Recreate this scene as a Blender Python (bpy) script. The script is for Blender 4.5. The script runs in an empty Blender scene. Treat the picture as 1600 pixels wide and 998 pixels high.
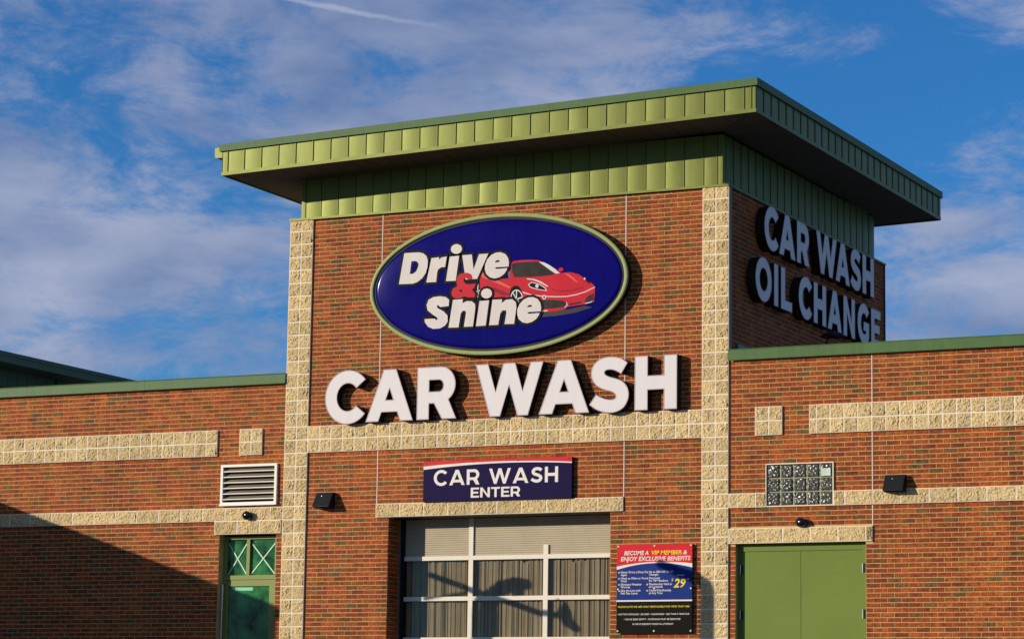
import bpy, math, random
from mathutils import Vector, Matrix, noise
from mathutils.geometry import tessellate_polygon

random.seed(7)
SC = bpy.context.scene
COL = SC.collection
B = 0.2032            # block course (8 in); three brick courses to a block
W = 7.3152            # tower width: pilaster edge to pilaster edge
GZ = -1.1176          # ground level at the wall
C3 = B / 3

# ------------------------------------------------------------------ camera
cam = bpy.data.cameras.new('camera')
cam.lens = 96.956; cam.sensor_width = 36.0; cam.sensor_fit = 'HORIZONTAL'
cam.clip_start = 0.1; cam.clip_end = 3000
camo = bpy.data.objects.new('camera', cam); COL.objects.link(camo)
R_ = Vector((0.89882696, 0.43805176, 0.01485788)); U_ = Vector((0.05424674, -0.14481753, 0.98797023)); F_ = Vector((-0.43493378, 0.88720828, 0.15392878))
camo.matrix_world = Matrix(((R_.x, U_.x, -F_.x, 14.38357), (R_.y, U_.y, -F_.y, -36.38686), (R_.z, U_.z, -F_.z, -1.59481), (0, 0, 0, 1)))
SC.camera = camo

# ------------------------------------------------------------------ sky and sun
SUN = Vector((-1.0, -1.0, 0.33)).normalized()      # towards the sun: low, left, behind the camera
SUN_EL = math.asin(SUN.z)
world = bpy.data.worlds.new('World'); SC.world = world; world.use_nodes = True
nt = world.node_tree; N = nt.nodes; LK = nt.links
for n in list(N): N.remove(n)
out = N.new('ShaderNodeOutputWorld'); bg = N.new('ShaderNodeBackground'); bg.inputs['Strength'].default_value = 0.092
sky = N.new('ShaderNodeTexSky'); sky.sky_type = 'NISHITA'; sky.sun_disc = False
sky.sun_elevation = SUN_EL; sky.sun_rotation = math.radians(225); sky.altitude = 200
sky.air_density = 1.0; sky.dust_density = 0.0; sky.ozone_density = 4.0
tint = N.new('ShaderNodeMix'); tint.data_type = 'RGBA'; tint.blend_type = 'MULTIPLY'; tint.inputs[0].default_value = 1.0
tint.inputs[7].default_value = (0.38, 0.97, 1.47, 1)
LK.new(sky.outputs[0], tint.inputs[6])
tc = N.new('ShaderNodeTexCoord')
mp = N.new('ShaderNodeMapping'); mp.inputs['Scale'].default_value = (1.0, 1.0, 2.3); mp.inputs['Location'].default_value = (1.92, 8.34, 0.47)
LK.new(tc.outputs['Generated'], mp.inputs[0])
def wnoise(scale, detail, rough, dist=0.0):
    n = N.new('ShaderNodeTexNoise'); n.inputs['Scale'].default_value = scale; n.inputs['Detail'].default_value = detail
    n.inputs['Roughness'].default_value = rough; n.inputs['Distortion'].default_value = dist
    LK.new(mp.outputs[0], n.inputs['Vector']); return n
big = wnoise(6.0, 9, 0.60, 0.5); fine = wnoise(20.0, 10, 0.70, 0.4)
mx = N.new('ShaderNodeMath'); mx.operation = 'MULTIPLY_ADD'; mx.inputs[1].default_value = 0.62
LK.new(fine.outputs['Fac'], mx.inputs[0]); LK.new(big.outputs['Fac'], mx.inputs[2])
rp = N.new('ShaderNodeValToRGB'); rp.color_ramp.interpolation = 'EASE'
rp.color_ramp.elements[0].position = 0.695; rp.color_ramp.elements[0].color = (0, 0, 0, 1)
rp.color_ramp.elements[1].position = 0.925; rp.color_ramp.elements[1].color = (1, 1, 1, 1)
LK.new(mx.outputs[0], rp.inputs[0])
cf = N.new('ShaderNodeMath'); cf.operation = 'MULTIPLY'; cf.inputs[1].default_value = 0.92
LK.new(rp.outputs[0], cf.inputs[0])
cm = N.new('ShaderNodeMix'); cm.data_type = 'RGBA'; cm.inputs[7].default_value = (3.0, 3.7, 6.2, 1)
LK.new(cf.outputs[0], cm.inputs[0]); LK.new(tint.outputs[2], cm.inputs[6])
# cloud body: greyer in its depth, paler where it thins
cc = N.new('ShaderNodeMix'); cc.data_type = 'RGBA'; cc.inputs[6].default_value = (1.6, 2.45, 4.7, 1); cc.inputs[7].default_value = (4.9, 5.3, 7.0, 1)
mid = wnoise(9.0, 6, 0.55, 0.2); cr_ = N.new('ShaderNodeMapRange'); cr_.inputs[1].default_value = 0.36; cr_.inputs[2].default_value = 0.68
LK.new(mid.outputs['Fac'], cr_.inputs[0]); LK.new(cr_.outputs[0], cc.inputs[0]); LK.new(cc.outputs[2], cm.inputs[7])
# a thin vapour trail above the tower: a narrow arc of the sky
def vdot(v):
    n = N.new('ShaderNodeVectorMath'); n.operation = 'DOT_PRODUCT'; n.inputs[1].default_value = v
    LK.new(tc.outputs['Generated'], n.inputs[0]); return n.outputs['Value']
def m_(op, a, b):
    n = N.new('ShaderNodeMath'); n.operation = op
    for k, v in ((0, a), (1, b)):
        if isinstance(v, float): n.inputs[k].default_value = v
        elif v is not None: LK.new(v, n.inputs[k])
    return n.outputs[0]
def rng(x, a, b, c, d):
    n = N.new('ShaderNodeMapRange'); n.interpolation_type = 'SMOOTHSTEP'
    for k, v in zip((1, 2, 3, 4), (a, b, c, d)): n.inputs[k].default_value = v
    LK.new(x, n.inputs[0]); return n.outputs[0]
wig = wnoise(60.0, 5, 0.7)
across = m_('ABSOLUTE', m_('ADD', vdot((-0.25927, 0.14955, -0.95416)), m_('MULTIPLY', m_('SUBTRACT', wig.outputs['Fac'], 0.5), 0.0034)), None)
along = vdot((0.82713, 0.54444, -0.13942))
tm = m_('MULTIPLY', rng(across, 0.0001, 0.0013, 1.0, 0.0), m_('MULTIPLY', rng(along, -0.06, -0.03, 0.0, 1.0), rng(along, 0.02, 0.07, 1.0, 0.0)))
tm = m_('MULTIPLY', m_('MULTIPLY', tm, rng(vdot((-0.49863, 0.82536, 0.26485)), 0.0, 0.5, 0.0, 1.0)), 0.42)
tr_ = N.new('ShaderNodeMix'); tr_.data_type = 'RGBA'; tr_.inputs[7].default_value = (6.2, 6.6, 8.2, 1)
LK.new(tm, tr_.inputs[0]); LK.new(cm.outputs[2], tr_.inputs[6]); cm = tr_
LK.new(cm.outputs[2], bg.inputs['Color']); LK.new(bg.outputs[0], out.inputs[0])

sl = bpy.data.lights.new('sun', 'SUN'); sl.energy = 5.0; sl.angle = math.radians(0.25); sl.color = (1.0, 0.90, 0.76)
so = bpy.data.objects.new('sun', sl); COL.objects.link(so); so.location = SUN * 60
so.rotation_euler = SUN.to_track_quat('Z', 'Y').to_euler()
SC.view_settings.view_transform = 'Standard'; SC.view_settings.look = 'None'
SC.view_settings.exposure = -0.08; SC.view_settings.gamma = 1.0; SC.view_settings.use_curve_mapping = False
SC.cycles.max_bounces = 8; SC.cycles.transparent_max_bounces = 16

# ------------------------------------------------------------------ materials
def mat(name, color, rough=0.6, metal=0.0, var=0.10, vscale=3.0, bump=0.0, bscale=120.0, spec=0.5, rvar=0.08, coat=0.0, dirt=0.0, orand=0.0):
    m = bpy.data.materials.new(name); m.use_nodes = True
    t = m.node_tree; b = t.nodes['Principled BSDF']
    g = t.nodes.new('ShaderNodeNewGeometry')
    n = t.nodes.new('ShaderNodeTexNoise'); n.inputs['Scale'].default_value = vscale; n.inputs['Detail'].default_value = 7; n.inputs['Roughness'].default_value = 0.65
    t.links.new(g.outputs['Position'], n.inputs['Vector'])
    mr = t.nodes.new('ShaderNodeMapRange'); mr.inputs[1].default_value = 0.25; mr.inputs[2].default_value = 0.75
    mr.inputs[3].default_value = 1 - var; mr.inputs[4].default_value = 1 + var
    t.links.new(n.outputs['Fac'], mr.inputs[0])
    mu = t.nodes.new('ShaderNodeMix'); mu.data_type = 'RGBA'; mu.blend_type = 'MULTIPLY'; mu.inputs[0].default_value = 1
    mu.inputs[6].default_value = (*color, 1); t.links.new(mr.outputs[0], mu.inputs[7])
    last = mu.outputs[2]
    if dirt:
        # vertical rain streaks
        mpn = t.nodes.new('ShaderNodeMapping'); mpn.inputs['Scale'].default_value = (14, 14, 0.8); t.links.new(g.outputs['Position'], mpn.inputs[0])
        n2 = t.nodes.new('ShaderNodeTexNoise'); n2.inputs['Scale'].default_value = 1.0; n2.inputs['Detail'].default_value = 5; t.links.new(mpn.outputs[0], n2.inputs['Vector'])
        m2 = t.nodes.new('ShaderNodeMapRange'); m2.inputs[1].default_value = 0.35; m2.inputs[2].default_value = 0.75; m2.inputs[3].default_value = 1.0; m2.inputs[4].default_value = 1 - dirt
        t.links.new(n2.outputs['Fac'], m2.inputs[0])
        mu2 = t.nodes.new('ShaderNodeMix'); mu2.data_type = 'RGBA'; mu2.blend_type = 'MULTIPLY'; mu2.inputs[0].default_value = 1
        t.links.new(last, mu2.inputs[6]); t.links.new(m2.outputs[0], mu2.inputs[7]); last = mu2.outputs[2]
    if orand:
        oi = t.nodes.new('ShaderNodeObjectInfo'); m7 = t.nodes.new('ShaderNodeMapRange'); m7.inputs[3].default_value = 1 - orand; m7.inputs[4].default_value = 1 + orand
        t.links.new(oi.outputs['Random'], m7.inputs[0]); mu7 = t.nodes.new('ShaderNodeMix'); mu7.data_type = 'RGBA'; mu7.blend_type = 'MULTIPLY'; mu7.inputs[0].default_value = 1
        t.links.new(last, mu7.inputs[6]); t.links.new(m7.outputs[0], mu7.inputs[7]); last = mu7.outputs[2]
    t.links.new(last, b.inputs['Base Color'])
    mr2 = t.nodes.new('ShaderNodeMapRange'); mr2.inputs[3].default_value = max(0.02, rough - rvar); mr2.inputs[4].default_value = min(1, rough + rvar)
    t.links.new(n.outputs['Fac'], mr2.inputs[0]); t.links.new(mr2.outputs[0], b.inputs['Roughness'])
    b.inputs['Metallic'].default_value = metal
    b.inputs['Specular IOR Level'].default_value = spec
    b.inputs['Coat Weight'].default_value = coat
    if bump:
        n3 = t.nodes.new('ShaderNodeTexNoise'); n3.inputs['Scale'].default_value = bscale; n3.inputs['Detail'].default_value = 4
        t.links.new(g.outputs['Position'], n3.inputs['Vector'])
        bp = t.nodes.new('ShaderNodeBump'); bp.inputs['Strength'].default_value = 1.0; bp.inputs['Distance'].default_value = bump
        t.links.new(n3.outputs['Fac'], bp.inputs['Height']); t.links.new(bp.outputs[0], b.inputs['Normal'])
    return m

def brick_mat():
    m = bpy.data.materials.new('brick'); m.use_nodes = True
    t = m.node_tree; b = t.nodes['Principled BSDF']
    g = t.nodes.new('ShaderNodeNewGeometry')
    a = t.nodes.new('ShaderNodeAttribute'); a.attribute_name = 'tone'
    r = t.nodes.new('ShaderNodeValToRGB'); cr = r.color_ramp; cr.interpolation = 'LINEAR'
    cols = [(0.0, (0.145, 0.072, 0.018)), (0.075, (0.23, 0.090, 0.020)), (0.10, (0.24, 0.042, 0.006)), (0.35, (0.33, 0.058, 0.006)), (0.8, (0.41, 0.080, 0.008)), (1.0, (0.42, 0.105, 0.014))]
    cr.elements[0].position = cols[0][0]; cr.elements[0].color = (*cols[0][1], 1)
    cr.elements[1].position = cols[-1][0]; cr.elements[1].color = (*cols[-1][1], 1)
    for p, c in cols[1:-1]:
        e = cr.elements.new(p); e.color = (*c, 1)
    t.links.new(a.outputs['Fac'], r.inputs[0])
    mpn = t.nodes.new('ShaderNodeMapping'); mpn.inputs['Scale'].default_value = (1, 1, 1.6); t.links.new(g.outputs['Position'], mpn.inputs[0])
    n = t.nodes.new('ShaderNodeTexNoise'); n.inputs['Scale'].default_value = 24; n.inputs['Detail'].default_value = 6; n.inputs['Roughness'].default_value = 0.7; n.inputs['Distortion'].default_value = 0.6
    t.links.new(mpn.outputs[0], n.inputs['Vector'])
    mr = t.nodes.new('ShaderNodeMapRange'); mr.inputs[1].default_value = 0.38; mr.inputs[2].default_value = 0.62; mr.inputs[3].default_value = 0.42; mr.inputs[4].default_value = 1.16
    t.links.new(n.outputs['Fac'], mr.inputs[0])
    mu = t.nodes.new('ShaderNodeMix'); mu.data_type = 'RGBA'; mu.blend_type = 'MULTIPLY'; mu.inputs[0].default_value = 1
    t.links.new(r.outputs[0], mu.inputs[6]); t.links.new(mr.outputs[0], mu.inputs[7])
    # broad soot and bleaching, metres across
    n4 = t.nodes.new('ShaderNodeTexNoise'); n4.inputs['Scale'].default_value = 0.9; n4.inputs['Detail'].default_value = 4; t.links.new(g.outputs['Position'], n4.inputs['Vector'])
    m4 = t.nodes.new('ShaderNodeMapRange'); m4.inputs[1].default_value = 0.3; m4.inputs[2].default_value = 0.7; m4.inputs[3].default_value = 0.82; m4.inputs[4].default_value = 1.10
    t.links.new(n4.outputs['Fac'], m4.inputs[0])
    mu4 = t.nodes.new('ShaderNodeMix'); mu4.data_type = 'RGBA'; mu4.blend_type = 'MULTIPLY'; mu4.inputs[0].default_value = 1
    t.links.new(mu.outputs[2], mu4.inputs[6]); t.links.new(m4.outputs[0], mu4.inputs[7])
    mp5 = t.nodes.new('ShaderNodeMapping'); mp5.inputs['Scale'].default_value = (5.5, 5.5, 0.22); t.links.new(g.outputs['Position'], mp5.inputs[0])
    n5 = t.nodes.new('ShaderNodeTexNoise'); n5.inputs['Scale'].default_value = 1.0; n5.inputs['Detail'].default_value = 5; t.links.new(mp5.outputs[0], n5.inputs['Vector'])
    m5 = t.nodes.new('ShaderNodeMapRange'); m5.inputs[1].default_value = 0.42; m5.inputs[2].default_value = 0.70; m5.inputs[3].default_value = 1.04; m5.inputs[4].default_value = 0.72
    t.links.new(n5.outputs['Fac'], m5.inputs[0])
    mu5 = t.nodes.new('ShaderNodeMix'); mu5.data_type = 'RGBA'; mu5.blend_type = 'MULTIPLY'; mu5.inputs[0].default_value = 1
    t.links.new(mu4.outputs[2], mu5.inputs[6]); t.links.new(m5.outputs[0], mu5.inputs[7])
    t.links.new(mu5.outputs[2], b.inputs['Base Color'])
    b.inputs['Roughness'].default_value = 0.82; b.inputs['Specular IOR Level'].default_value = 0.3
    n3 = t.nodes.new('ShaderNodeTexNoise'); n3.inputs['Scale'].default_value = 70; n3.inputs['Detail'].default_value = 5
    t.links.new(g.outputs['Position'], n3.inputs['Vector'])
    bp = t.nodes.new('ShaderNodeBump'); bp.inputs['Distance'].default_value = 0.004
    t.links.new(n3.outputs['Fac'], bp.inputs['Height']); t.links.new(bp.outputs[0], b.inputs['Normal'])
    return m

def glass_mat(name, tintc, gloss=0.9, rough=0.02):
    m = bpy.data.materials.new(name); m.use_nodes = True
    t = m.node_tree
    for n in list(t.nodes): t.nodes.remove(n)
    o = t.nodes.new('ShaderNodeOutputMaterial'); tr = t.nodes.new('ShaderNodeBsdfTransparent'); gl = t.nodes.new('ShaderNodeBsdfGlossy')
    g = t.nodes.new('ShaderNodeNewGeometry'); nz = t.nodes.new('ShaderNodeTexNoise'); nz.inputs['Scale'].default_value = 2.5; nz.inputs['Detail'].default_value = 4
    t.links.new(g.outputs['Position'], nz.inputs['Vector'])
    mr = t.nodes.new('ShaderNodeMapRange'); mr.inputs[3].default_value = rough; mr.inputs[4].default_value = rough + 0.05
    t.links.new(nz.outputs['Fac'], mr.inputs[0]); t.links.new(mr.outputs[0], gl.inputs['Roughness'])
    tr.inputs[0].default_value = (*tintc, 1); gl.inputs[0].default_value = (gloss, gloss, gloss, 1)
    lw = t.nodes.new('ShaderNodeLayerWeight'); pw_ = t.nodes.new('ShaderNodeMath'); pw_.operation = 'POWER'; pw_.inputs[1].default_value = 4.5
    t.links.new(lw.outputs['Facing'], pw_.inputs[0]); fr = t.nodes.new('ShaderNodeMath'); fr.operation = 'MULTIPLY_ADD'; fr.inputs[1].default_value = 0.92; fr.inputs[2].default_value = 0.045; t.links.new(pw_.outputs[0], fr.inputs[0])
    mxs = t.nodes.new('ShaderNodeMixShader')
    t.links.new(fr.outputs[0], mxs.inputs[0]); t.links.new(tr.outputs[0], mxs.inputs[1]); t.links.new(gl.outputs[0], mxs.inputs[2]); t.links.new(mxs.outputs[0], o.inputs[0])
    return m

M = {}
M['brick'] = brick_mat()
M['mortar'] = mat('mortar', (0.48, 0.35, 0.145), 0.9, var=0.22, vscale=6, bump=0.002, bscale=200, spec=0.2)
M['block'] = mat('split_face_block', (0.57, 0.425, 0.21), 0.92, var=0.38, vscale=34, orand=0.13, bump=0.010, bscale=55, spec=0.2)
M['block_mortar'] = mat('block_mortar', (0.80, 0.70, 0.53), 0.9, var=0.12, vscale=8, spec=0.2)
M['seal'] = mat('joint_sealant', (0.58, 0.53, 0.46), 0.7, var=0.1)
M['panel'] = mat('green_panel', (0.122, 0.138, 0.028), 0.46, var=0.07, vscale=2.0, metal=0.40, spec=0.25, orand=0.07, bump=0.006, bscale=1.3, dirt=0.06)
M['cap'] = mat('dark_green_coping', (0.075, 0.140, 0.045), 0.5, var=0.10, vscale=2.5, spec=0.15, dirt=0.15)
M['soffit'] = mat('soffit_board', (0.12, 0.102, 0.076), 0.8, var=0.08, spec=0.15)
M['white_face'] = mat('white_acrylic', (0.66, 0.615, 0.595), 0.5, var=0.02, vscale=1.5, spec=0.2, dirt=0.04)
M['trim'] = mat('trim_cap', (0.42, 0.33, 0.34), 0.5, var=0.05, spec=0.2)
M['return'] = mat('dark_bronze_return', (0.018, 0.013, 0.010), 0.6, var=0.1, spec=0.2)
M['rim'] = mat('pale_green_rim', (0.27, 0.32, 0.12), 0.5, spec=0.2, var=0.05, dirt=0.06)
M['blue_face'] = mat('blue_sign_face', (0.005, 0.0030, 0.130), 0.14, var=0.16, vscale=1.2, spec=0.09, dirt=0.18, rvar=0.05)
M['ink_black'] = mat('black_ink', (0.007, 0.006, 0.006), 0.4, var=0.1, spec=0.04)
M['ink_white'] = mat('white_ink', (0.62, 0.56, 0.51), 0.35, var=0.03, dirt=0.06, spec=0.10)
M['ink_red'] = mat('red_ink', (0.50, 0.012, 0.025), 0.3, var=0.06, spec=0.10)
M['ink_pink'] = mat('salmon_ink', (0.62, 0.11, 0.09), 0.3, var=0.06, spec=0.10)
M['ink_maroon'] = mat('maroon_ink', (0.22, 0.008, 0.018), 0.3, var=0.06, spec=0.10)
M['ink_glass'] = mat('window_ink', (0.035, 0.028, 0.022), 0.25, var=0.3, vscale=5, spec=0.10)
M['ink_pale'] = mat('pale_ink', (0.58, 0.58, 0.56), 0.3, var=0.1, spec=0.10)
M['ink_teal'] = mat('teal_ink', (0.07, 0.16, 0.17), 0.3, var=0.1, spec=0.10)
M['ink_olive'] = mat('olive_ink', (0.035, 0.032, 0.028), 0.4, var=0.2, vscale=6, spec=0.10)
M['navy'] = mat('navy_panel', (0.013, 0.0075, 0.046), 0.5, var=0.08, spec=0.03)
M['sign_white'] = mat('sign_white', (0.72, 0.66, 0.58), 0.4, var=0.03, spec=0.10)
M['sign_red'] = mat('sign_red', (0.58, 0.012, 0.020), 0.4, var=0.04, spec=0.10)
M['sign_blue'] = mat('sign_blue', (0.003, 0.022, 0.165), 0.4, var=0.06, spec=0.10)
M['sign_black'] = mat('sign_black', (0.007, 0.006, 0.005), 0.5, var=0.1, spec=0.04)
M['sign_yellow'] = mat('sign_yellow', (0.72, 0.58, 0.03), 0.4, var=0.04, spec=0.10)
M['black_metal'] = mat('black_metal', (0.010, 0.010, 0.011), 0.6, spec=0.2, var=0.15, vscale=15)
M['black_gloss'] = mat('black_gloss', (0.006, 0.006, 0.008), 0.2, var=0.1)
M['door_white'] = mat('cream_rail', (0.72, 0.65, 0.52), 0.5, var=0.05, spec=0.2, dirt=0.05)
M['blind'] = mat('ribbed_blind', (0.42, 0.35, 0.235), 0.6, var=0.10, vscale=3)
M['strip'] = mat('curtain_strip', (0.40, 0.325, 0.235), 0.7, var=0.15, vscale=4, dirt=0.40, spec=0.15)
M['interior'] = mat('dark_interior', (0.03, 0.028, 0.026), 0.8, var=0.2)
M['pane'] = glass_mat('clear_pane', (0.90, 0.89, 0.84), gloss=0.30)
M['green_glass'] = mat('green_glass', (0.026, 0.140, 0.042), 0.06, var=1.3, vscale=3.0, spec=0.28, rvar=0.03)  # strong dark-to-light green variation in the colour stands in for reflections
M['mint'] = mat('mint_strip', (0.40, 0.62, 0.40), 0.4, var=0.05)
M['mint2'] = mat('mint_sticker', (0.08, 0.45, 0.22), 0.4, var=0.1)
M['olive_frame'] = mat('olive_door_frame', (0.20, 0.235, 0.060), 0.5, spec=0.2, var=0.06)
M['leaf_green'] = mat('green_steel_door', (0.138, 0.194, 0.033), 0.5, spec=0.13, var=0.07, vscale=1.4)
M['steel'] = mat('bright_steel', (0.6, 0.6, 0.6), 0.3, metal=0.9, var=0.1)
M['vent'] = mat('white_louvre', (0.72, 0.67, 0.58), 0.5, var=0.05)
M['vent_blade'] = mat('tan_blade', (0.20, 0.165, 0.11), 0.6, var=0.1)
M['glass_block'] = mat('glass_block', (0.070, 0.070, 0.052), 0.24, var=1.0, vscale=22, spec=0.55, rvar=0.08)
M['block_grout'] = mat('sage_grout', (0.32, 0.31, 0.19), 0.8, var=0.15)
M['paper'] = mat('paper', (0.55, 0.66, 0.56), 0.8, var=0.06)
M['print_grey'] = mat('print_grey', (0.18, 0.22, 0.20), 0.8, var=0.06)
M['dark_green'] = mat('dark_teal_metal', (0.045, 0.095, 0.060), 0.5, spec=0.2, var=0.08)
M['flash'] = mat('teal_flashing', (0.045, 0.13, 0.15), 0.45, var=0.08)
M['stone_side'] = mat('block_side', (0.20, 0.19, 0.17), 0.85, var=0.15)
M['roofing'] = mat('roof_membrane', (0.32, 0.31, 0.29), 0.85, var=0.1)
M['plain_wall'] = mat('rear_wall', (0.30, 0.115, 0.055), 0.85, var=0.2, vscale=8)
M['asphalt'] = mat('asphalt', (0.055, 0.054, 0.052), 0.9, var=0.25, vscale=1.0, bump=0.006, bscale=40)

# ------------------------------------------------------------------ helpers
WL = {}                                           # world location of every object placed
def reg(o, world):
    WL[o.name] = Vector(world)
def place(o, world, parent):
    COL.objects.link(o)
    if parent is not None:
        o.parent = parent; o.location = Vector(world) - WL[parent.name]
    else:
        o.location = world
    reg(o, world)
    return o
def tag(o, label=None, cat=None, group=None, kind=None):
    if label: o['label'] = label
    if cat: o['category'] = cat
    if group: o['group'] = group
    if kind: o['kind'] = kind
    return o
def thing(name, label, cat, loc, group=None):
    o = bpy.data.objects.new(name, None); o.empty_display_size = 0.1
    place(o, loc, None)
    return tag(o, label, cat, group)

class MB:
    def __init__(s): s.v = []; s.f = []; s.t = []
    def add(s, vs, fs, tone=0.5):
        k = len(s.v); s.v += [tuple(p) for p in vs]
        s.f += [tuple(i + k for i in f) for f in fs]; s.t += [tone] * len(fs); return s
    def box(s, x0, x1, y0, y1, z0, z1, tone=0.5):
        return s.add([(x0, y0, z0), (x1, y0, z0), (x1, y1, z0), (x0, y1, z0), (x0, y0, z1), (x1, y0, z1), (x1, y1, z1), (x0, y1, z1)],
                     [(0, 1, 5, 4), (1, 2, 6, 5), (2, 3, 7, 6), (3, 0, 4, 7), (4, 5, 6, 7), (3, 2, 1, 0)], tone)
    def quad(s, a, b, c, d, tone=0.5): return s.add([a, b, c, d], [(0, 1, 2, 3)], tone)
    def prism(s, poly, fn, d0, d1, cap0=True, cap1=True, holes=(), sides=True):
        """poly (u,v) extruded between depth d0 and d1; fn(u,v,d) -> xyz"""
        loops = [list(poly)] + [list(h) for h in holes]
        tris = tessellate_polygon([[Vector((u, v, 0)) for u, v in l] for l in loops])
        flat = [p for l in loops for p in l]
        if cap0: s.add([fn(u, v, d0) for u, v in flat], tris)
        if cap1: s.add([fn(u, v, d1) for u, v in flat], [tuple(reversed(q)) for q in tris])
        if sides:
            for l in loops:
                n = len(l)
                s.add([fn(u, v, d0) for u, v in l] + [fn(u, v, d1) for u, v in l], [(i, (i + 1) % n, n + (i + 1) % n, n + i) for i in range(n)])
        return s
    def tube(s, pts, radii, n=10):
        pts = [Vector(p) for p in pts]
        if not hasattr(radii, '__len__'): radii = [radii] * len(pts)
        rings = []
        for i, p in enumerate(pts):
            d = (pts[min(i + 1, len(pts) - 1)] - pts[max(i - 1, 0)]).normalized()
            a = d.cross(Vector((0, 1, 0.01))); a = a.normalized() if a.length > 1e-4 else Vector((1, 0, 0))
            b = d.cross(a).normalized()
            rings.append([p + (a * math.cos(2 * math.pi * k / n) + b * math.sin(2 * math.pi * k / n)) * radii[i] for k in range(n)])
        vs = [v for r in rings for v in r]; fs = []
        for i in range(len(rings) - 1):
            for k in range(n): fs.append((i * n + k, i * n + (k + 1) % n, (i + 1) * n + (k + 1) % n, (i + 1) * n + k))
        fs.append(tuple(range(n))); fs.append(tuple((len(rings) - 1) * n + k for k in range(n)))
        return s.add(vs, fs)
    def mesh(s, name, material, anchor):
        ax, ay, az = anchor
        me = bpy.data.meshes.new(name)
        me.from_pydata([(x - ax, y - ay, z - az) for x, y, z in s.v], [], s.f)
        at = me.attributes.new('tone', 'FLOAT', 'FACE'); at.data.foreach_set('value', s.t)
        me.materials.append(material); me.update()
        return me
    def build(s, name, material, parent=None, smooth=False, anchor=None):
        if anchor is None:
            xs = [v[0] for v in s.v]; ys = [v[1] for v in s.v]; zs = [v[2] for v in s.v]
            anchor = ((min(xs) + max(xs)) / 2, (min(ys) + max(ys)) / 2, min(zs))
        me = s.mesh(name, material, anchor)
        if smooth: me.polygons.foreach_set('use_smooth', [True] * len(me.polygons))
        o = bpy.data.objects.new(name, me)
        return place(o, anchor, parent)

def ell(cx, cz, rx, rz, n=48, a0=0, a1=360):
    full = abs(a1 - a0) >= 360
    k = n if full else n + 1
    return [(cx + rx * math.cos(math.radians(a0 + (a1 - a0) * i / n)), cz + rz * math.sin(math.radians(a0 + (a1 - a0) * i / n))) for i in range(k)]
def grow(poly, d):
    """offset a polygon outwards by d (mitred, limited)"""
    n = len(poly); area = sum(poly[i][0] * poly[(i + 1) % n][1] - poly[(i + 1) % n][0] * poly[i][1] for i in range(n))
    sg = 1 if area > 0 else -1; o = []
    for i in range(n):
        p0 = Vector(poly[i - 1]); p = Vector(poly[i]); p1 = Vector(poly[(i + 1) % n])
        e0 = (p - p0).normalized(); e1 = (p1 - p).normalized()
        n0 = Vector((e0.y, -e0.x)) * sg; n1 = Vector((e1.y, -e1.x)) * sg
        m = n0 + n1
        m = m.normalized() if m.length > 1e-3 else n0
        k = d / max(0.55, m.dot(n0)); o.append((p.x + m.x * k, p.y + m.y * k))
    return o
def clip(poly, a, b, c):
    """keep the side a*x + b*y <= c"""
    o = []
    for i in range(len(poly)):
        p = poly[i]; q = poly[(i + 1) % len(poly)]; dp = a * p[0] + b * p[1] - c; dq = a * q[0] + b * q[1] - c
        if dp <= 0: o.append(p)
        if dp * dq < 0:
            t = dp / (dp - dq); o.append((p[0] + (q[0] - p[0]) * t, p[1] + (q[1] - p[1]) * t))
    return o
def cut(iv, a, b):
    o = []
    for x0, x1 in iv:
        if b <= x0 or a >= x1: o.append((x0, x1)); continue
        if a > x0: o.append((x0, a))
        if b < x1: o.append((b, x1))
    return o

# ------------------------------------------------------------------ ground
g = MB()
ys = [(-500, -3.2), (-34, -3.2), (-13, GZ), (500, GZ)]
for (ya, za), (yb, zb) in zip(ys, ys[1:]):
    g.quad((-500, ya, za), (500, ya, za), (500, yb, zb), (-500, yb, zb))
tag(g.build('ground', M['asphalt']), kind='structure')

# ------------------------------------------------------------------ the car wash building
BLD = thing('car_wash_building', 'red brick car wash with tan block pilasters and overhanging green tower roof', 'building', (-W / 2, 3.5, GZ))
YB = 0.020            # brick face
YM = 0.0240           # mortar face
HJ = 0.0058           # half a brick joint
CAMP = Vector((14.38357, -36.38686, -1.59481))

def tone():
    r = random.random()
    return random.uniform(0, 0.075) if r < 0.09 else random.uniform(0.10, 1.0)
BRICK_SETS = []
def brick_variants(L, n):
    vs = []
    for i in range(n):
        t = (i - 1) / 23 * 0.9 + 0.1 if i > 1 else 0.03 + 0.03 * i
        d = random.uniform(-0.0015, 0.0015)
        m = MB(); m.box(-L / 2, L / 2, d, 0.012, -C3 / 2 + HJ, C3 / 2 - HJ, t)
        vs.append(m.mesh('brick', M['brick'], (0, 0, 0)))
    return vs
FULL = brick_variants(B - 2 * HJ, 25)

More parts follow.
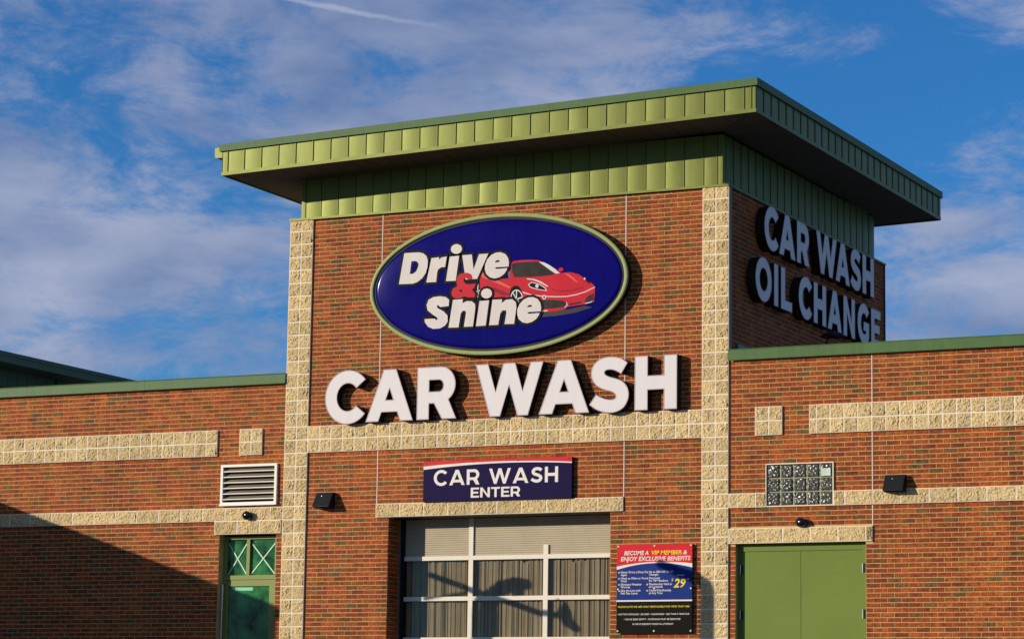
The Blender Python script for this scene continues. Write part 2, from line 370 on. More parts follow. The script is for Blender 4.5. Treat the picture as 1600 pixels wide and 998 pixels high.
def wall(name, label, x0, x1, z0, z1, openings, covered, joints, bx0, bx1, singles, hide=()):
    """mortar slab with openings; bricks in running bond, the nearest ones as objects of their own"""
    m = MB()
    xs = sorted({x0, x1, *[c for o in openings for c in o[:2]]}); zs = sorted({z0, z1, *[max(c, z0) for o in openings for c in o[2:4]]})
    for xa, xb in zip(xs, xs[1:]):
        for za, zb in zip(zs, zs[1:]):
            cx, cz = (xa + xb) / 2, (za + zb) / 2
            if any(o[0] < cx < o[1] and o[2] < cz < o[3] for o in openings): continue
            m.quad((xa, YM, za), (xb, YM, za), (xb, YM, zb), (xa, YM, zb))
    for a, b, c, d, dep in openings:
        c = max(c, z0)
        m.quad((a, YM, c), (a, dep, c), (a, dep, d), (a, YM, d)); m.quad((b, YM, c), (b, dep, c), (b, dep, d), (b, YM, d))
        m.quad((a, YM, d), (b, YM, d), (b, dep, d), (a, dep, d)); m.quad((a, YM, c), (b, YM, c), (b, dep, c), (a, dep, c))
    w = m.build(name, M['mortar'], BLD); tag(w, label)
    full = []; field = MB()
    i0 = math.floor(z0 / C3); i1 = math.ceil(z1 / C3 - 0.01)
    for i in range(i0, i1):
        za = max(i * C3, z0); zb = min(za + C3 if i > i0 else (i + 1) * C3, z1)
        if zb - za < 0.02: continue
        iv = [(bx0, bx1)]
        for o in list(openings) + list(covered):
            ov = min(zb, o[3]) - max(za, o[2])
            if ov > 0.35 * C3: iv = cut(iv, o[0], o[1])
        for jx, ja, jb in joints:
            if ja < (za + zb) / 2 < jb: iv = cut(iv, jx - 0.003, jx + 0.003)
        ph = B / 2 if i % 2 else 0.0
        for a, b in iv:
            k = math.floor((a - ph) / B); cuts = [a]
            while True:
                k += 1; p = k * B + ph
                if p > b - 0.035: break
                if p > a + 0.035: cuts.append(p)
            cuts.append(b)
            for p, q in zip(cuts, cuts[1:]):
                if q - p < 0.03: continue
                if abs(q - p - B) < 1e-4 and zb - za > C3 - 1e-4:
                    full.append(((p + q) / 2, (za + zb) / 2))
                else:
                    d = random.uniform(-0.0015, 0.0015)
                    field.box(p + HJ, q - HJ, YB + d, YB + 0.012, za + HJ, zb - HJ, tone())
    vis = [c for c in full if c[1] > 0.05 and c[1] < 6.3 and -12.6 < c[0] < 4.25 and not any(h[0] < c[0] < h[1] and h[2] < c[1] < h[3] for h in hide)]
    vis.sort(key=lambda c: (Vector((c[0], 0, c[1])) - CAMP).length)
    pick = set(vis[:singles])
    for c in full:
        if c in pick:
            o = bpy.data.objects.new('brick', random.choice(FULL)); place(o, (c[0], YB, c[1]), w)
        else:
            d = random.uniform(-0.0015, 0.0015)
            field.box(c[0] - B / 2 + HJ, c[0] + B / 2 - HJ, YB + d, YB + 0.012, c[1] - C3 / 2 + HJ, c[1] + C3 / 2 - HJ, tone())
    tag(field.build('brick_field', M['brick'], w), kind='stuff')
    for jx, ja, jb in joints:
        MB().box(jx - 0.007, jx + 0.007, YB - 0.002, YM, ja, jb).build('control_joint', M['seal'], w)
    return w

# split-face blocks: rough fronts, shared between alike pieces
def block_variants(w, h, n):
    vs = []
    nx = max(6, round(w / 0.0148)); nz = round(h / 0.0148)
    for s in range(n):
        off = Vector((random.uniform(0, 90), random.uniform(0, 90), random.uniform(0, 90)))
        m = MB(); grid = []
        for j in range(nz + 1):
            for i in range(nx + 1):
                u = (i / nx - 0.5) * w; v = (j / nz - 0.5) * h
                edge = i in (0, nx) or j in (0, nz)
                p = Vector((u, v, 0))
                r = noise.fractal(p * 13 + off, 1.0, 2.0, 3) * 0.008 + noise.noise(p * 47 + off) * 0.011
                y = -0.0098 - 0.002 * random.random() if edge else -0.0145 - r * 1.3
                du = 0 if edge else noise.noise(p * 50 + off * 2) * 0.004
                grid.append((u + du, min(-0.0098, y), v))
        fs = []
        for j in range(nz):
            for i in range(nx):
                a = j * (nx + 1) + i; b = a + 1; c = b + nx + 1; d = a + nx + 1
                fs += [(a, b, c), (a, c, d)] if (i + j) % 2 else [(a, b, d), (b, c, d)]
        m.add(grid, fs)
        m.box(-w / 2, w / 2, -0.003, 0.02, -h / 2, h / 2)
        vs.append(m.mesh('split_face_block', M['block'], (0, 0, 0)))
    return vs
JT = 0.0155
BLK8 = block_variants(B - JT, B - JT, 9)
BLK16 = block_variants(2 * B - JT, B - JT, 9)
def lay_blocks(parent, x0, x1, z0, rows, unit, h=B, first=0.0):
    vs = BLK16 if unit > B * 1.5 else BLK8
    MB().box(x0, x1, -0.0085, YM + 0.002, z0, z0 + rows * h).build('mortar_bed', M['block_mortar'], parent)
    for r in range(rows):
        x = x0 - first
        while x < x1 - 0.02:
            a, b = max(x, x0), min(x + unit, x1)
            if b - a > 0.04:
                o = bpy.data.objects.new('split_face_block', random.choice(vs))
                place(o, ((a + b) / 2, 0.0, z0 + (r + 0.5) * h), parent)
                sx = (b - a - JT) / (unit - JT); o.scale = (sx if (sx < 0.97 or random.random() < 0.5) else -1.0, 1, (h - JT) / (B - JT))
            x += unit

# --- tower front
XL, XR = -W, 0.0
PL, PR = -W + 2 * B, -2 * B
ZT = 32 * B
LINT = (-5.6896, -1.6256, 9 * B, 10 * B)
GAR = (-5.4864, -1.8288, GZ - 0.01, 9 * B, 0.44)
TOWER = wall('tower_wall', 'tall tower front between two tan pilasters', XL, XR, GZ, ZT, [GAR],
             [(XL, PL, GZ - 1, ZT), (PR, XR, GZ - 1, ZT), (PL, PR, 14 * B, 16 * B), LINT],
             [(-5.6896, 10 * B, 14 * B), (-5.6896, 16 * B, ZT), (-1.6256, 10 * B, 14 * B), (-1.6256, 16 * B, ZT)],
             PL, PR, 300, hide=[(-5.6, -1.3, 4.25, 6.25), (-6.5, -0.6, 3.2, 4.1), (-4.9, -2.2, 1.9, 2.7), (-1.75, -0.3, 0, 1.4)])
for xa in (XL, PR): lay_blocks(TOWER, xa, xa + 2 * B, -5 * B, 37, B)
MB().box(XL, PL, 0.0045, YM + 0.002, GZ, -5 * B).build('pilaster_base', M['block'], TOWER)
MB().box(PR, XR, 0.0045, YM + 0.002, GZ, -5 * B).build('pilaster_base', M['block'], TOWER)
lay_blocks(TOWER, PL, PR, 14 * B, 2, B)
lay_blocks(TOWER, LINT[0], LINT[1], LINT[2], 1, 2 * B)
# brick returns of the garage opening
jb = MB()
for i in range(math.floor(GZ / C3) + 1, 27):
    za = i * C3
    for s, x in ((1, GAR[0]), (-1, GAR[1])):
        q = 0.11 if i % 2 else 0.21
        for ya, yb in ((0.03, q), (q + 0.01, 0.36)):
            jb.box(min(x, x + s * 0.008), max(x, x + s * 0.008), ya, yb, za + 0.005, za + C3 - 0.005, tone())
tag(jb.build('jamb_bricks', M['brick'], TOWER), kind='stuff')
MB().box(GAR[0] + 0.002, GAR[1] - 0.002, 0.012, 0.36, 9 * B - 0.012, 9 * B - 0.002).build('steel_lintel', M['interior'], TOWER)

# --- tower flanks and rear
YD = 7.08
side = MB(); side.quad((-0.0265, 0.03, 3.4), (-0.0265, YD, 3.4), (-0.0265, YD, ZT), (-0.0265, 0.03, ZT))
side.quad((-W + 0.03, 0.03, 3.4), (-W + 0.03, YD, 3.4), (-W + 0.03, YD, ZT), (-W + 0.03, 0.03, ZT))
side.quad((-W + 0.03, YD, GZ), (-0.0265, YD, GZ), (-0.0265, YD, ZT), (-W + 0.03, YD, ZT))
side.quad((-W, 0.03, ZT - 0.01), (0, 0.03, ZT - 0.01), (0, YD, ZT - 0.01), (-W, YD, ZT - 0.01))
SIDE = side.build('tower_side_wall', M['mortar'], BLD)
sb = MB()
for i in range(math.floor(3.6 / C3), 96):
    za = i * C3; y = 0.125 - (B / 2 if i % 2 else 0)
    while y < YD:
        a, b = max(y, 0.125), min(y + B, YD)
        if b - a > 0.03: sb.box(-0.03, -0.02 + random.uniform(-0.0015, 0.0015), a + HJ, b - HJ, za + HJ, za + C3 - HJ, tone())
        y += B
tag(sb.build('brick_field', M['brick'], SIDE), kind='stuff')
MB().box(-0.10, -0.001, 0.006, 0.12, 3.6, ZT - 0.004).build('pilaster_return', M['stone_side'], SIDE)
MB().box(-0.03, 0.012, 0.35, YD, 3.55, 4.225).build('roof_flashing', M['flash'], SIDE)
MB().box(-0.06, -0.005, YD - 0.02, YD + 0.02, 3.6, ZT - 0.004).build('corner_trim', M['interior'], SIDE)

# --- wings
ZC0, ZC1 = 3.93, 4.092
RLINT = (0.0, 10.5 * B, 1.322, 1.535)
DD = (0.5 * B, 10 * B, GZ - 0.01, 1.322, 0.2)
GLW = (0.566, 1.574, 9 * B, 12 * B, 0.14)
RW = wall('right_wing_wall', 'low brick wing right of the tower', XR, 8.5, GZ, ZC0 + 0.03, [DD, GLW],
          [(0, 9, 10 * B, 10 * B), (2 * B, 4 * B, 14 * B, 16 * B), (6 * B, 9, 14 * B, 16 * B), (0, 9, 9 * B, 10 * B), RLINT],
          [(10.5 * B, 1.33, 9 * B), (10.5 * B, 10 * B, 14 * B), (10.5 * B, 16 * B, ZC0)], XR + 0.008, 6.5, 300)
lay_blocks(RW, 2 * B, 4 * B, 14 * B, 2, B)
lay_blocks(RW, 6 * B, 6.5, 14 * B, 2, B, first=B / 2)
lay_blocks(RW, 0.008, GLW[0], 9 * B, 1, 2 * B)
lay_blocks(RW, GLW[1], 10.5 * B - 0.006, 9 * B, 1, 2 * B, first=1.2 * B)
lay_blocks(RW, 10.5 * B + 0.006, 6.5, 9 * B, 1, 2 * B)
lay_blocks(RW, 0.008, RLINT[1], 1.322, 1, 2 * B, h=0.213)

DR = (-8.4582, -7.4330, GZ - 0.01, 8 * B, 0.26)
VT = (-8.40, -7.465, 2.115, 2.668, 0.16)
LW = wall('left_wing_wall', 'low brick wing left of the tower, lower corner in shade', -18.3, XL, GZ, ZC0 + 0.03, [DR, VT],
          [(-W - 4 * B, -W - 2 * B, 14 * B, 16 * B), (-20, -W - 6 * B, 14 * B, 16 * B), (-20, XL, 9 * B, 10 * B), (-W - 6 * B, XL - 0.03, 8 * B, 9 * B)],
          [], -15.5, XL - 0.004, 300)
lay_blocks(LW, -W - 4 * B, -W - 2 * B, 14 * B, 2, B)
lay_blocks(LW, -W - 6 * B - 34 * B, -W - 6 * B, 14 * B, 2, B)
lay_blocks(LW, -W - 40 * B, XL - 0.004, 9 * B, 1, 2 * B, first=1.1 * B)
lay_blocks(LW, -W - 6 * B, XL - 0.035, 8 * B, 1, 2 * B)

def coping(x0, x1, seams):
    xs = [x0] + seams + [x1]
    for a, b in zip(xs, xs[1:]):
        a += 0.0015; b -= 0.0015
        prof = [(-0.045, ZC0), (-0.036, ZC0 + 0.012), (-0.030, ZC1 - 0.02), (-0.036, ZC1), (0.36, ZC1 - 0.012), (0.36, ZC0), (0.345, ZC0), (0.345, ZC1 - 0.03), (-0.025, ZC1 - 0.03), (-0.033, ZC0)]
        MB().prism(prof, lambda u, v, d: (d, u, v), a, b).build('coping', M['cap'], BLD)
coping(0.002, 8.5, [3.05, 6.1]); coping(-18.3, XL - 0.002, [-15.2, -12.15, -9.9])
# parapet backs, roof decks, wing bodies
for a, b in ((0.0, 8.5), (-18.3, XL)):
    d = MB(); d.box(a, b, 0.30, 0.335, 3.4, ZC0 - 0.005); d.box(a, b, 0.335, 9.5, 3.45, 3.62)
    d.quad((a, 9.5, GZ), (b, 9.5, GZ), (b, 9.5, 3.6), (a, 9.5, 3.6))
    d.build('wing_roof', M['roofing'], BLD)
e = MB(); e.quad((8.5, 0.03, GZ), (8.5, 9.5, GZ), (8.5, 9.5, ZC0), (8.5, 0.03, ZC0)); e.build('wing_end_wall', M['plain_wall'], BLD)
# the part of the building that comes forward beyond the left edge of the picture and shades the left wing
pw = MB(); pw.box(-26, -18.3, -10.9, 0.03, GZ, ZC0); PW = pw.build('projecting_wing', M['plain_wall'], BLD)
MB().box(-26.05, -18.27, -10.94, 0.36, ZC0, ZC1).build('coping', M['cap'], BLD)

# --- tower frieze of upright metal panels
SL = 0.02582
def zr(base, x): return base + SL * x
def panel(mb_name, parent, a, b, lo, hi, fn, bulge=0.007, n=8, material=None):
    """one pillowed sheet between a and b; lo/hi give its lower and upper edge at t; fn(t, depth, z)"""
    m = MB(); vs = []
    for i in range(n + 1):
        s = i / n; t = a + (b - a) * s; d = bulge * (1 - (2 * s - 1) ** 2)
        k = 1 + random.uniform(-0.02, 0.02)
        vs += [fn(t, d * k, lo(t)), fn(t, d * 0.8, hi(t))]
    m.add(vs, [(2 * i, 2 * i + 2, 2 * i + 3, 2 * i + 1) for i in range(n)])
    return m.build(mb_name, material or M['panel'], parent, smooth=True)
def seam(parent, t, lo, hi, fn, w=0.010, dep=0.012):
    m = MB(); a, b = t - w / 2, t + w / 2
    m.add([fn(a, 0, lo(t)), fn(b, 0, lo(t)), fn(b, dep, lo(t)), fn(a, dep, lo(t)), fn(a, 0, hi(t)), fn(b, 0, hi(t)), fn(b, dep, hi(t)), fn(a, dep, hi(t))],
          [(0, 1, 2, 3), (4, 5, 6, 7), (3, 2, 6, 7), (0, 3, 7, 4), (1, 2, 6, 5)])
    m.build('standing_seam', M['panel'], parent)
FX0, FX1, FY0, FY1 = -7.185, -0.140, 0.10, 6.93
ZB, ZCB, ZCT = 7.296, 7.676, 7.786      # fascia foot, cap foot, cap top (at x = 0; the roof falls to the left)
core = MB(); core.box(FX0 + 0.004, FX1 - 0.004, FY0 + 0.004, FY1 - 0.004, ZT - 0.02, 7.12)
FRZ = core.build('frieze', M['panel'], BLD)
top = lambda x: zr(ZB, x) - 0.005
ff = lambda t, d, z: (t, FY0 - d, z)
edges = [FX0, -7.116] + [-6.84 + 0.3048 * k for k in range(22)] + [-0.224, FX1]
for a, b in zip(edges, edges[1:]):
    panel('frieze_panel', FRZ, a, b, lambda x: ZT + 0.012, lambda x: 7.27, ff, bulge=0.0065 * random.uniform(0.6, 1.3) if b - a > 0.2 else 0.001)
for t in edges[1:-1]: seam(FRZ, t, lambda x: ZT + 0.012, lambda x: 7.27, ff)
fs_ = lambda t, d, z: (FX1 + d, t, z)
edges = [FY0] + [0.22 + 0.3048 * k for k in range(22)] + [FY1]
for a, b in zip(edges, edges[1:]):
    if b - a > 0.02: panel('frieze_panel', FRZ, a, b, lambda y: ZT + 0.012, lambda y: 7.27, fs_, bulge=0.014)
for t in edges[1:-1]: seam(FRZ, t, lambda x: ZT + 0.012, lambda x: 7.27, fs_)
fl = lambda t, d, z: (FX0 - d, t, z)
panel('frieze_panel', FRZ, FY0, FY1, lambda y: ZT + 0.012, lambda y: 7.1, fl, bulge=0.0)
# drip flashing on the wall head
prof = [(-0.030, ZT - 0.030), (-0.030, ZT + 0.004), (0.098, ZT + 0.022), (0.098, ZT + 0.002), (-0.018, ZT - 0.008), (-0.022, ZT - 0.030)]
MB().prism(prof, lambda u, v, d: (d, u, v), XL - 0.012, XR + 0.012).build('drip_flashing', M['panel'], FRZ)
prof = [(0.012, ZT - 0.030), (0.012, ZT + 0.004), (-0.138, ZT + 0.022), (-0.138, ZT + 0.002), (0.0, ZT - 0.008), (0.004, ZT - 0.030)]
MB().prism(prof, lambda u, v, d: (u, d, v), -0.03, YD + 0.012).build('drip_flashing', M['panel'], FRZ)

# --- tower roof: fascia panels, cap, soffit boards, gutter
RX0, RX1, RY0, RY1 = -8.063, 0.748, -0.871, 7.788
rf = MB()
def rbox(m, x0, x1, y0, y1, za, zb):
    m.add([(x0, y0, zr(za, x0)), (x1, y0, zr(za, x1)), (x1, y1, zr(za, x1)), (x0, y1, zr(za, x0)), (x0, y0, zr(zb, x0)), (x1, y0, zr(zb, x1)), (x1, y1, zr(zb, x1)), (x0, y1, zr(zb, x0))],
          [(0, 1, 5, 4), (1, 2, 6, 5), (2, 3, 7, 6), (3, 0, 4, 7), (4, 5, 6, 7), (3, 2, 1, 0)])
    return m
rbox(rf, RX0 + 0.012, RX1 - 0.012, RY0 + 0.012, RY1 - 0.012, ZB + 0.045, ZCT - 0.03)
ROOF = rf.build('tower_roof', M['panel'], BLD)
lo = lambda x: zr(ZB + 0.05, x); hi = lambda x: zr(ZCB + 0.02, x)
ff = lambda t, d, z: (t, RY0 + 0.008 - d, z)
edges = [RX0, -7.96] + [0.567 - 0.3048 * k for k in range(27, -1, -1)] + [0.674, RX1]
for a, b in zip(edges, edges[1:]): panel('fascia_panel', ROOF, a, b, lambda x: zr(ZB, x) if b - a < 0.12 else lo(x), hi, ff, bulge=0.0045 * random.uniform(0.3, 1.4) if b - a > 0.2 else 0.001)
for t in edges[1:-1]: seam(ROOF, t, lo, hi, ff, dep=0.014)
fr = lambda t, d, z: (RX1 - 0.008 + d, t, z)
lo2 = lambda y: zr(ZB + 0.05, RX1); hi2 = lambda y: zr(ZCB + 0.02, RX1)
edges = [RY0] + [-0.557 + 0.3048 * k for k in range(28)]
edges = [v for v in edges if v < RY1 - 0.05] + [RY1]
for a, b in zip(edges, edges[1:]): panel('fascia_panel', ROOF, a, b, lo2, hi2, fr, bulge=0.008)
for t in edges[1:-1]: seam(ROOF, t, lo2, hi2, fr, dep=0.014)
panel('fascia_panel', ROOF, RY0, RY1, lambda y: zr(ZB, RX0), lambda y: zr(ZCB, RX0), lambda t, d, z: (RX0 + 0.006, t, z), bulge=0)
panel('fascia_panel', ROOF, RX0, RX1, lambda x: zr(ZB, x), lambda x: zr(ZCB, x), lambda t, d, z: (t, RY1 - 0.006, z), bulge=0)
# lower edge trim
t1 = rbox(MB(), RX0 - 0.003, RX1 + 0.003, RY0 - 0.003, RY0 + 0.02, ZB, ZB + 0.055); t1.build('edge_trim', M['panel'], ROOF)
t2 = rbox(MB(), RX1 - 0.02, RX1 + 0.004, RY0 + 0.0205, RY1 + 0.003, ZB, ZB + 0.055); t2.build('edge_trim', M['panel'], ROOF)
t3 = rbox(MB(), RX0 - 0.003, RX0 + 0.02, RY0 + 0.0205, RY1 + 0.003, ZB, ZB + 0.055); t3.build('edge_trim', M['panel'], ROOF)
t4 = rbox(MB(), RX0 + 0.021, RX1 - 0.021, RY1 - 0.02, RY1 + 0.003, ZB, ZB + 0.055); t4.build('edge_trim', M['panel'], ROOF)
# cap in lengths
cx = [RX0 - 0.035, -5.55, -2.45, 0.44, RX1 + 0.03]
for a, b in zip(cx, cx[1:]): rbox(MB(), a + 0.0015, b - 0.0015, RY0 - 0.03, RY0 + 0.12, ZCB, ZCT).build('roof_cap', M['cap'], ROOF)
cy = [RY0 + 0.1205, 2.1, 5.2, RY1 + 0.03]
for a, b in zip(cy, cy[1:]):
    rbox(MB(), RX1 - 0.12, RX1 + 0.03, a + 0.0015, b - 0.0015, ZCB, ZCT).build('roof_cap', M['cap'], ROOF)
rbox(MB(), RX0 - 0.035, RX1 - 0.122, RY1 - 0.12, RY1 + 0.03, ZCB, ZCT).build('roof_cap', M['cap'], ROOF)
rbox(MB(), RX0 + 0.05, RX1 - 0.122, RY0 + 0.122, RY1 - 0.122, ZCB, ZCT - 0.02).build('roof_deck', M['roofing'], ROOF)
gt = MB(); gt.prism([(RX0 - 0.19, 7.555), (RX0 - 0.185, 7.41), (RX0 - 0.16, 7.395), (RX0 - 0.002, 7.395), (RX0 - 0.002, 7.41), (RX0 - 0.15, 7.41), (RX0 - 0.172, 7.42), (RX0 - 0.176, 7.555)], lambda u, v, d: (u, d, v), RY0 + 0.10, RY1)
gt.prism([(RX0 - 0.19, 7.555), (RX0 - 0.185, 7.41), (RX0 - 0.16, 7.395), (RX0 - 0.002, 7.395), (RX0 - 0.002, 7.555)], lambda u, v, d: (u, d, v), RY0 + 0.088, RY0 + 0.0995)
gt.build('gutter', M['panel'], ROOF)
# soffit boards, mitred at the corners
def soffit(poly):
    if len(poly) < 3: return
    MB().prism(poly, lambda u, v, d: (u, v, zr(d, u)), ZB + 0.02, ZB + 0.035).build('soffit_board', M['soffit'], ROOF)
ix0, ix1, iy0, iy1 = RX0 + 0.021, RX1 - 0.021, RY0 + 0.021, RY1 - 0.021
G2 = 0.006
n = int((ix1 - ix0) / 0.3048) + 1
for k in range(n):
    a, b = ix0 + k * 0.3048 + G2, min(ix0 + (k + 1) * 0.3048 - G2, ix1)
    if b - a < 0.02: continue
    for front in (True, False):
        fy, oy = (FY0, iy0) if front else (FY1, iy1)
        p = [(a, min(fy, oy)), (b, min(fy, oy)), (b, max(fy, oy)), (a, max(fy, oy))]
        # mitres: right corner line from (FX1,fy) to (ix1,oy); left likewise
        for (px, py), (qx, qy), keep in (((FX1, fy), (ix1, oy), 1), ((FX0, fy), (ix0, oy), -1)):
            A, Bc = (qy - py), -(qx - px); Cc = A * px + Bc * py
            mid = ((FX0 + FX1) / 2, (fy + oy) / 2)
            if A * mid[0] + Bc * mid[1] > Cc: A, Bc, Cc = -A, -Bc, -Cc
            p = clip(p, A, Bc, Cc - G2 * math.hypot(A, Bc)) if p else p
        soffit(p)
n = int((iy1 - iy0) / 0.3048) + 1
for k in range(n):
    a, b = iy0 + k * 0.3048 + G2, min(iy0 + (k + 1) * 0.3048 - G2, iy1)
    if b - a < 0.02: continue
    for right in (True, False):
        fx, ox = (FX1, ix1) if right else (FX0, ix0)
        p = [(min(fx, ox), a), (max(fx, ox), a), (max(fx, ox), b), (min(fx, ox), b)]
        for (px, py), (qx, qy) in (((fx, FY0), (ox, iy0)), ((fx, FY1), (ox, iy1))):
            A, Bc = (qy - py), -(qx - px); Cc = A * px + Bc * py
            mid = ((fx + ox) / 2, (FY0 + FY1) / 2)
            if A * mid[0] + Bc * mid[1] > Cc: A, Bc, Cc = -A, -Bc, -Cc
            p = clip(p, A, Bc, Cc - G2 * math.hypot(A, Bc)) if p else p
        soffit(p)

# ------------------------------------------------------------------ garage door
YG = 0.42
gx0, gx1 = GAR[0] + 0.012, GAR[1] - 0.012
GD = MB().box(gx0 - 0.005, gx0 + 0.07, YG - 0.005, YG + 0.05, GZ, 9 * B - 0.01).build('garage_door', M['black_metal'], BLD)
tag(GD, 'glazed sectional door with cream rails')
dr = MB(); dr.box(gx0 - 0.010, gx0 + 0.012, YG - 0.06, YG - 0.02, GZ, 9 * B - 0.03); dr.build('door_track', M['steel'], GD)
RZ = [1.194, 0.589, -0.016, -0.621, -1.10]
for z in RZ: MB().box(gx0 + 0.072, gx1, YG - 0.012, YG + 0.035, z, z + 0.063).build('rail', M['door_white'], GD)
SXS = [-4.282, -3.044]
cols = [(gx0 + 0.072, SXS[0]), (SXS[0], SXS[1]), (SXS[1], gx1)]
for z0, z1 in zip([RZ[1], RZ[2], RZ[3], RZ[4]], [RZ[0], RZ[1], RZ[2], RZ[3]]):
    for sx in SXS: MB().box(sx - 0.038, sx + 0.038, YG - 0.008, YG + 0.03, z0 + 0.064, z1 - 0.001).build('stile', M['door_white'], GD)
    for i, (a, b) in enumerate(cols):
        a2 = a + (0.0 if i == 0 else 0.04); b2 = b - (0.0 if i == 2 else 0.04)
        MB().box(a2, b2, YG + 0.010, YG + 0.014, z0 + 0.064, z1 - 0.001).build('pane', M['pane'], GD)
MB().box(SXS[0] - 0.036, SXS[0] + 0.036, YG - 0.008, YG + 0.03, RZ[0] + 0.064, 1.815).build('stile', M['door_white'], GD)
MB().box(SXS[1] - 0.038, SXS[1] + 0.038, YG - 0.008, YG + 0.03, RZ[0] + 0.064, 1.40).build('stile', M['door_white'], GD)
bl = MB(); z = RZ[0] + 0.064
while z < 1.815:
    n = 5; prof = [(YG + 0.022 - 0.006 * math.sin(math.pi * k / n), z + 0.030 * k / n) for k in range(n + 1)]
    for (ya, za), (yb, zb) in zip(prof, prof[1:]): bl.quad((gx0 + 0.072, ya, za), (gx1, ya, za), (gx1, yb, zb), (gx0 + 0.072, yb, zb))
    bl.quad((gx0 + 0.072, YG + 0.022, z + 0.030), (gx1, YG + 0.022, z + 0.030), (gx1, YG + 0.026, z + 0.033), (gx0 + 0.072, YG + 0.026, z + 0.033))
    z += 0.033
bl.build('ribbed_blind', M['blind'], GD)
cu = MB(); x = gx0 + 0.075
while x < gx1:
    w = random.choice((0.008, 0.012, 0.018, 0.028, 0.045)); y = YG + 0.045 + random.uniform(0, 0.02); sk = random.uniform(-0.008, 0.008); tw = random.uniform(-0.008, 0.008)
    zt = 1.25 - random.random() ** 3 * 0.12
    cu.add([(x + sk, y, GZ), (x + w + sk, y + tw, GZ), (x + w, y + tw, zt), (x, y, zt)], [(0, 1, 2, 3)])
    x += w + random.choice((0.0, 0.0, 0.002, 0.004, 0.010))
cu.quad((gx0 + 0.075, YG + 0.080, GZ), (gx1, YG + 0.080, GZ), (gx1, YG + 0.080, 1.25), (gx0 + 0.075, YG + 0.080, 1.25))
cu.build('strip_curtain', M['strip'], GD)
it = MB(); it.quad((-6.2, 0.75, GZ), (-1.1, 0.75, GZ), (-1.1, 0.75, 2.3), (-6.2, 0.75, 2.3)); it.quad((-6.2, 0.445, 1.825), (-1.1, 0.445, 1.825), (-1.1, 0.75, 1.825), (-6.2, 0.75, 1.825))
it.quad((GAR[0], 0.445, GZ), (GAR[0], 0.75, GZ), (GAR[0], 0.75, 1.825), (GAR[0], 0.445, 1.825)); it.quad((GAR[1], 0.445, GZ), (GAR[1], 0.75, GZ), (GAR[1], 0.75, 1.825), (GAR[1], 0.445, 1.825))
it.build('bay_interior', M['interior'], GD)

# ------------------------------------------------------------------ green double door
YD2 = 0.135
dd = MB(); x0, x1 = DD[0], DD[1]
dd.box(x0, x0 + 0.045, YD2 - 0.02, YD2 + 0.06, GZ, 1.318); dd.box(x1 - 0.075, x1, YD2 - 0.02, YD2 + 0.06, GZ, 1.318); dd.box(x0 + 0.0455, x1 - 0.0755, YD2 - 0.02, YD2 + 0.06, 1.217, 1.318)
DDR = dd.build('double_door', M['leaf_green'], BLD); tag(DDR, 'plain green steel double door')
for i, (a, b) in enumerate(((x0 + 0.050, 1.039), (1.045, x1 - 0.080))):
    lf = MB().box(a, b, YD2 - 0.006, YD2 + 0.04, GZ + 0.01, 1.212).build('door_leaf', M['leaf_green'], DDR)
    hx = a - 0.006 if i == 0 else b + 0.006
    for hz in (0.90, 0.265, -0.37, -0.95):
        h = MB(); h.tube([(hx, YD2 - 0.028, hz), (hx, YD2 - 0.028, hz + 0.125)], 0.009, 8); h.build('hinge', M['steel'], lf)
        MB().box(hx + 0.010, hx + 0.034, YD2 - 0.024, YD2 - 0.021, hz, hz + 0.125).build('hinge_strip', M['black_metal'], lf)  # thin dark strip to the right of each hinge knuckle
    if i == 1:
        k = MB(); k.tube([(a + 0.07, YD2 - 0.006, -0.12), (a + 0.07, YD2 - 0.06, -0.12), (a + 0.19, YD2 - 0.06, -0.12)], 0.011, 8); k.build('handle', M['steel'], lf)

# ------------------------------------------------------------------ entrance with crossed transom lights
YE = 0.19
fm = MB(); x0, x1 = DR[0], DR[1]
for a, b, c, d in ((x0, x0 + 0.062, GZ, 1.60), (x1 - 0.10, x1, GZ, 1.60), (x0 + 0.0625, x1 - 0.1005, 1.556, 1.60), (x0 + 0.0625, x1 - 0.1005, 0.935, 1.002)): fm.box(a, b, YE - 0.03, YE + 0.06, c, d)
fm.box(-8.042, -7.985, YE - 0.028, YE + 0.058, 1.0025, 1.5555)
ENT = fm.build('entrance_door', M['olive_frame'], BLD); tag(ENT, 'olive framed glass door with two crossed transom panes')
for a, b in ((x0 + 0.0625, -8.0425), (-7.9845, x1 - 0.1005)):
    pn = MB().box(a, b, YE + 0.012, YE + 0.018, 1.0025, 1.5555).build('transom_pane', M['green_glass'], ENT)
    for s in (0, 1):
        za, zb = (1.015, 1.50) if s else (1.50, 1.015)
        a2, b2 = a + 0.01, b - 0.01
        dx, dz = b2 - a2, zb - za; l = math.hypot(dx, dz); nx, nz = -dz / l * 0.009, dx / l * 0.009
        MB().prism([(a2 + nx, za + nz), (a2 - nx, za - nz), (b2 - nx, zb - nz), (b2 + nx, zb + nz)], lambda u, v, d: (u, d, v), YE + 0.006 - 0.003 * s, YE + 0.0085 - 0.003 * s).build('cross_strip', M['mint'], pn)
lf = MB(); a, b = x0 + 0.066, x1 - 0.104
lf.box(a, a + 0.035, YE - 0.02, YE + 0.03, GZ + 0.02, 0.93); lf.box(b - 0.085, b, YE - 0.02, YE + 0.03, GZ + 0.02, 0.93)
lf.box(a + 0.0355, b - 0.0855, YE - 0.02, YE + 0.03, 0.836, 0.93); lf.box(a + 0.0355, b - 0.0855, YE - 0.02, YE + 0.03, GZ + 0.02, GZ + 0.28)
LF = lf.build('door_leaf', M['olive_frame'], ENT)
MB().box(a + 0.0355, b - 0.0855, YE, YE + 0.006, GZ + 0.281, 0.8355).build('door_glass', M['green_glass'], LF)
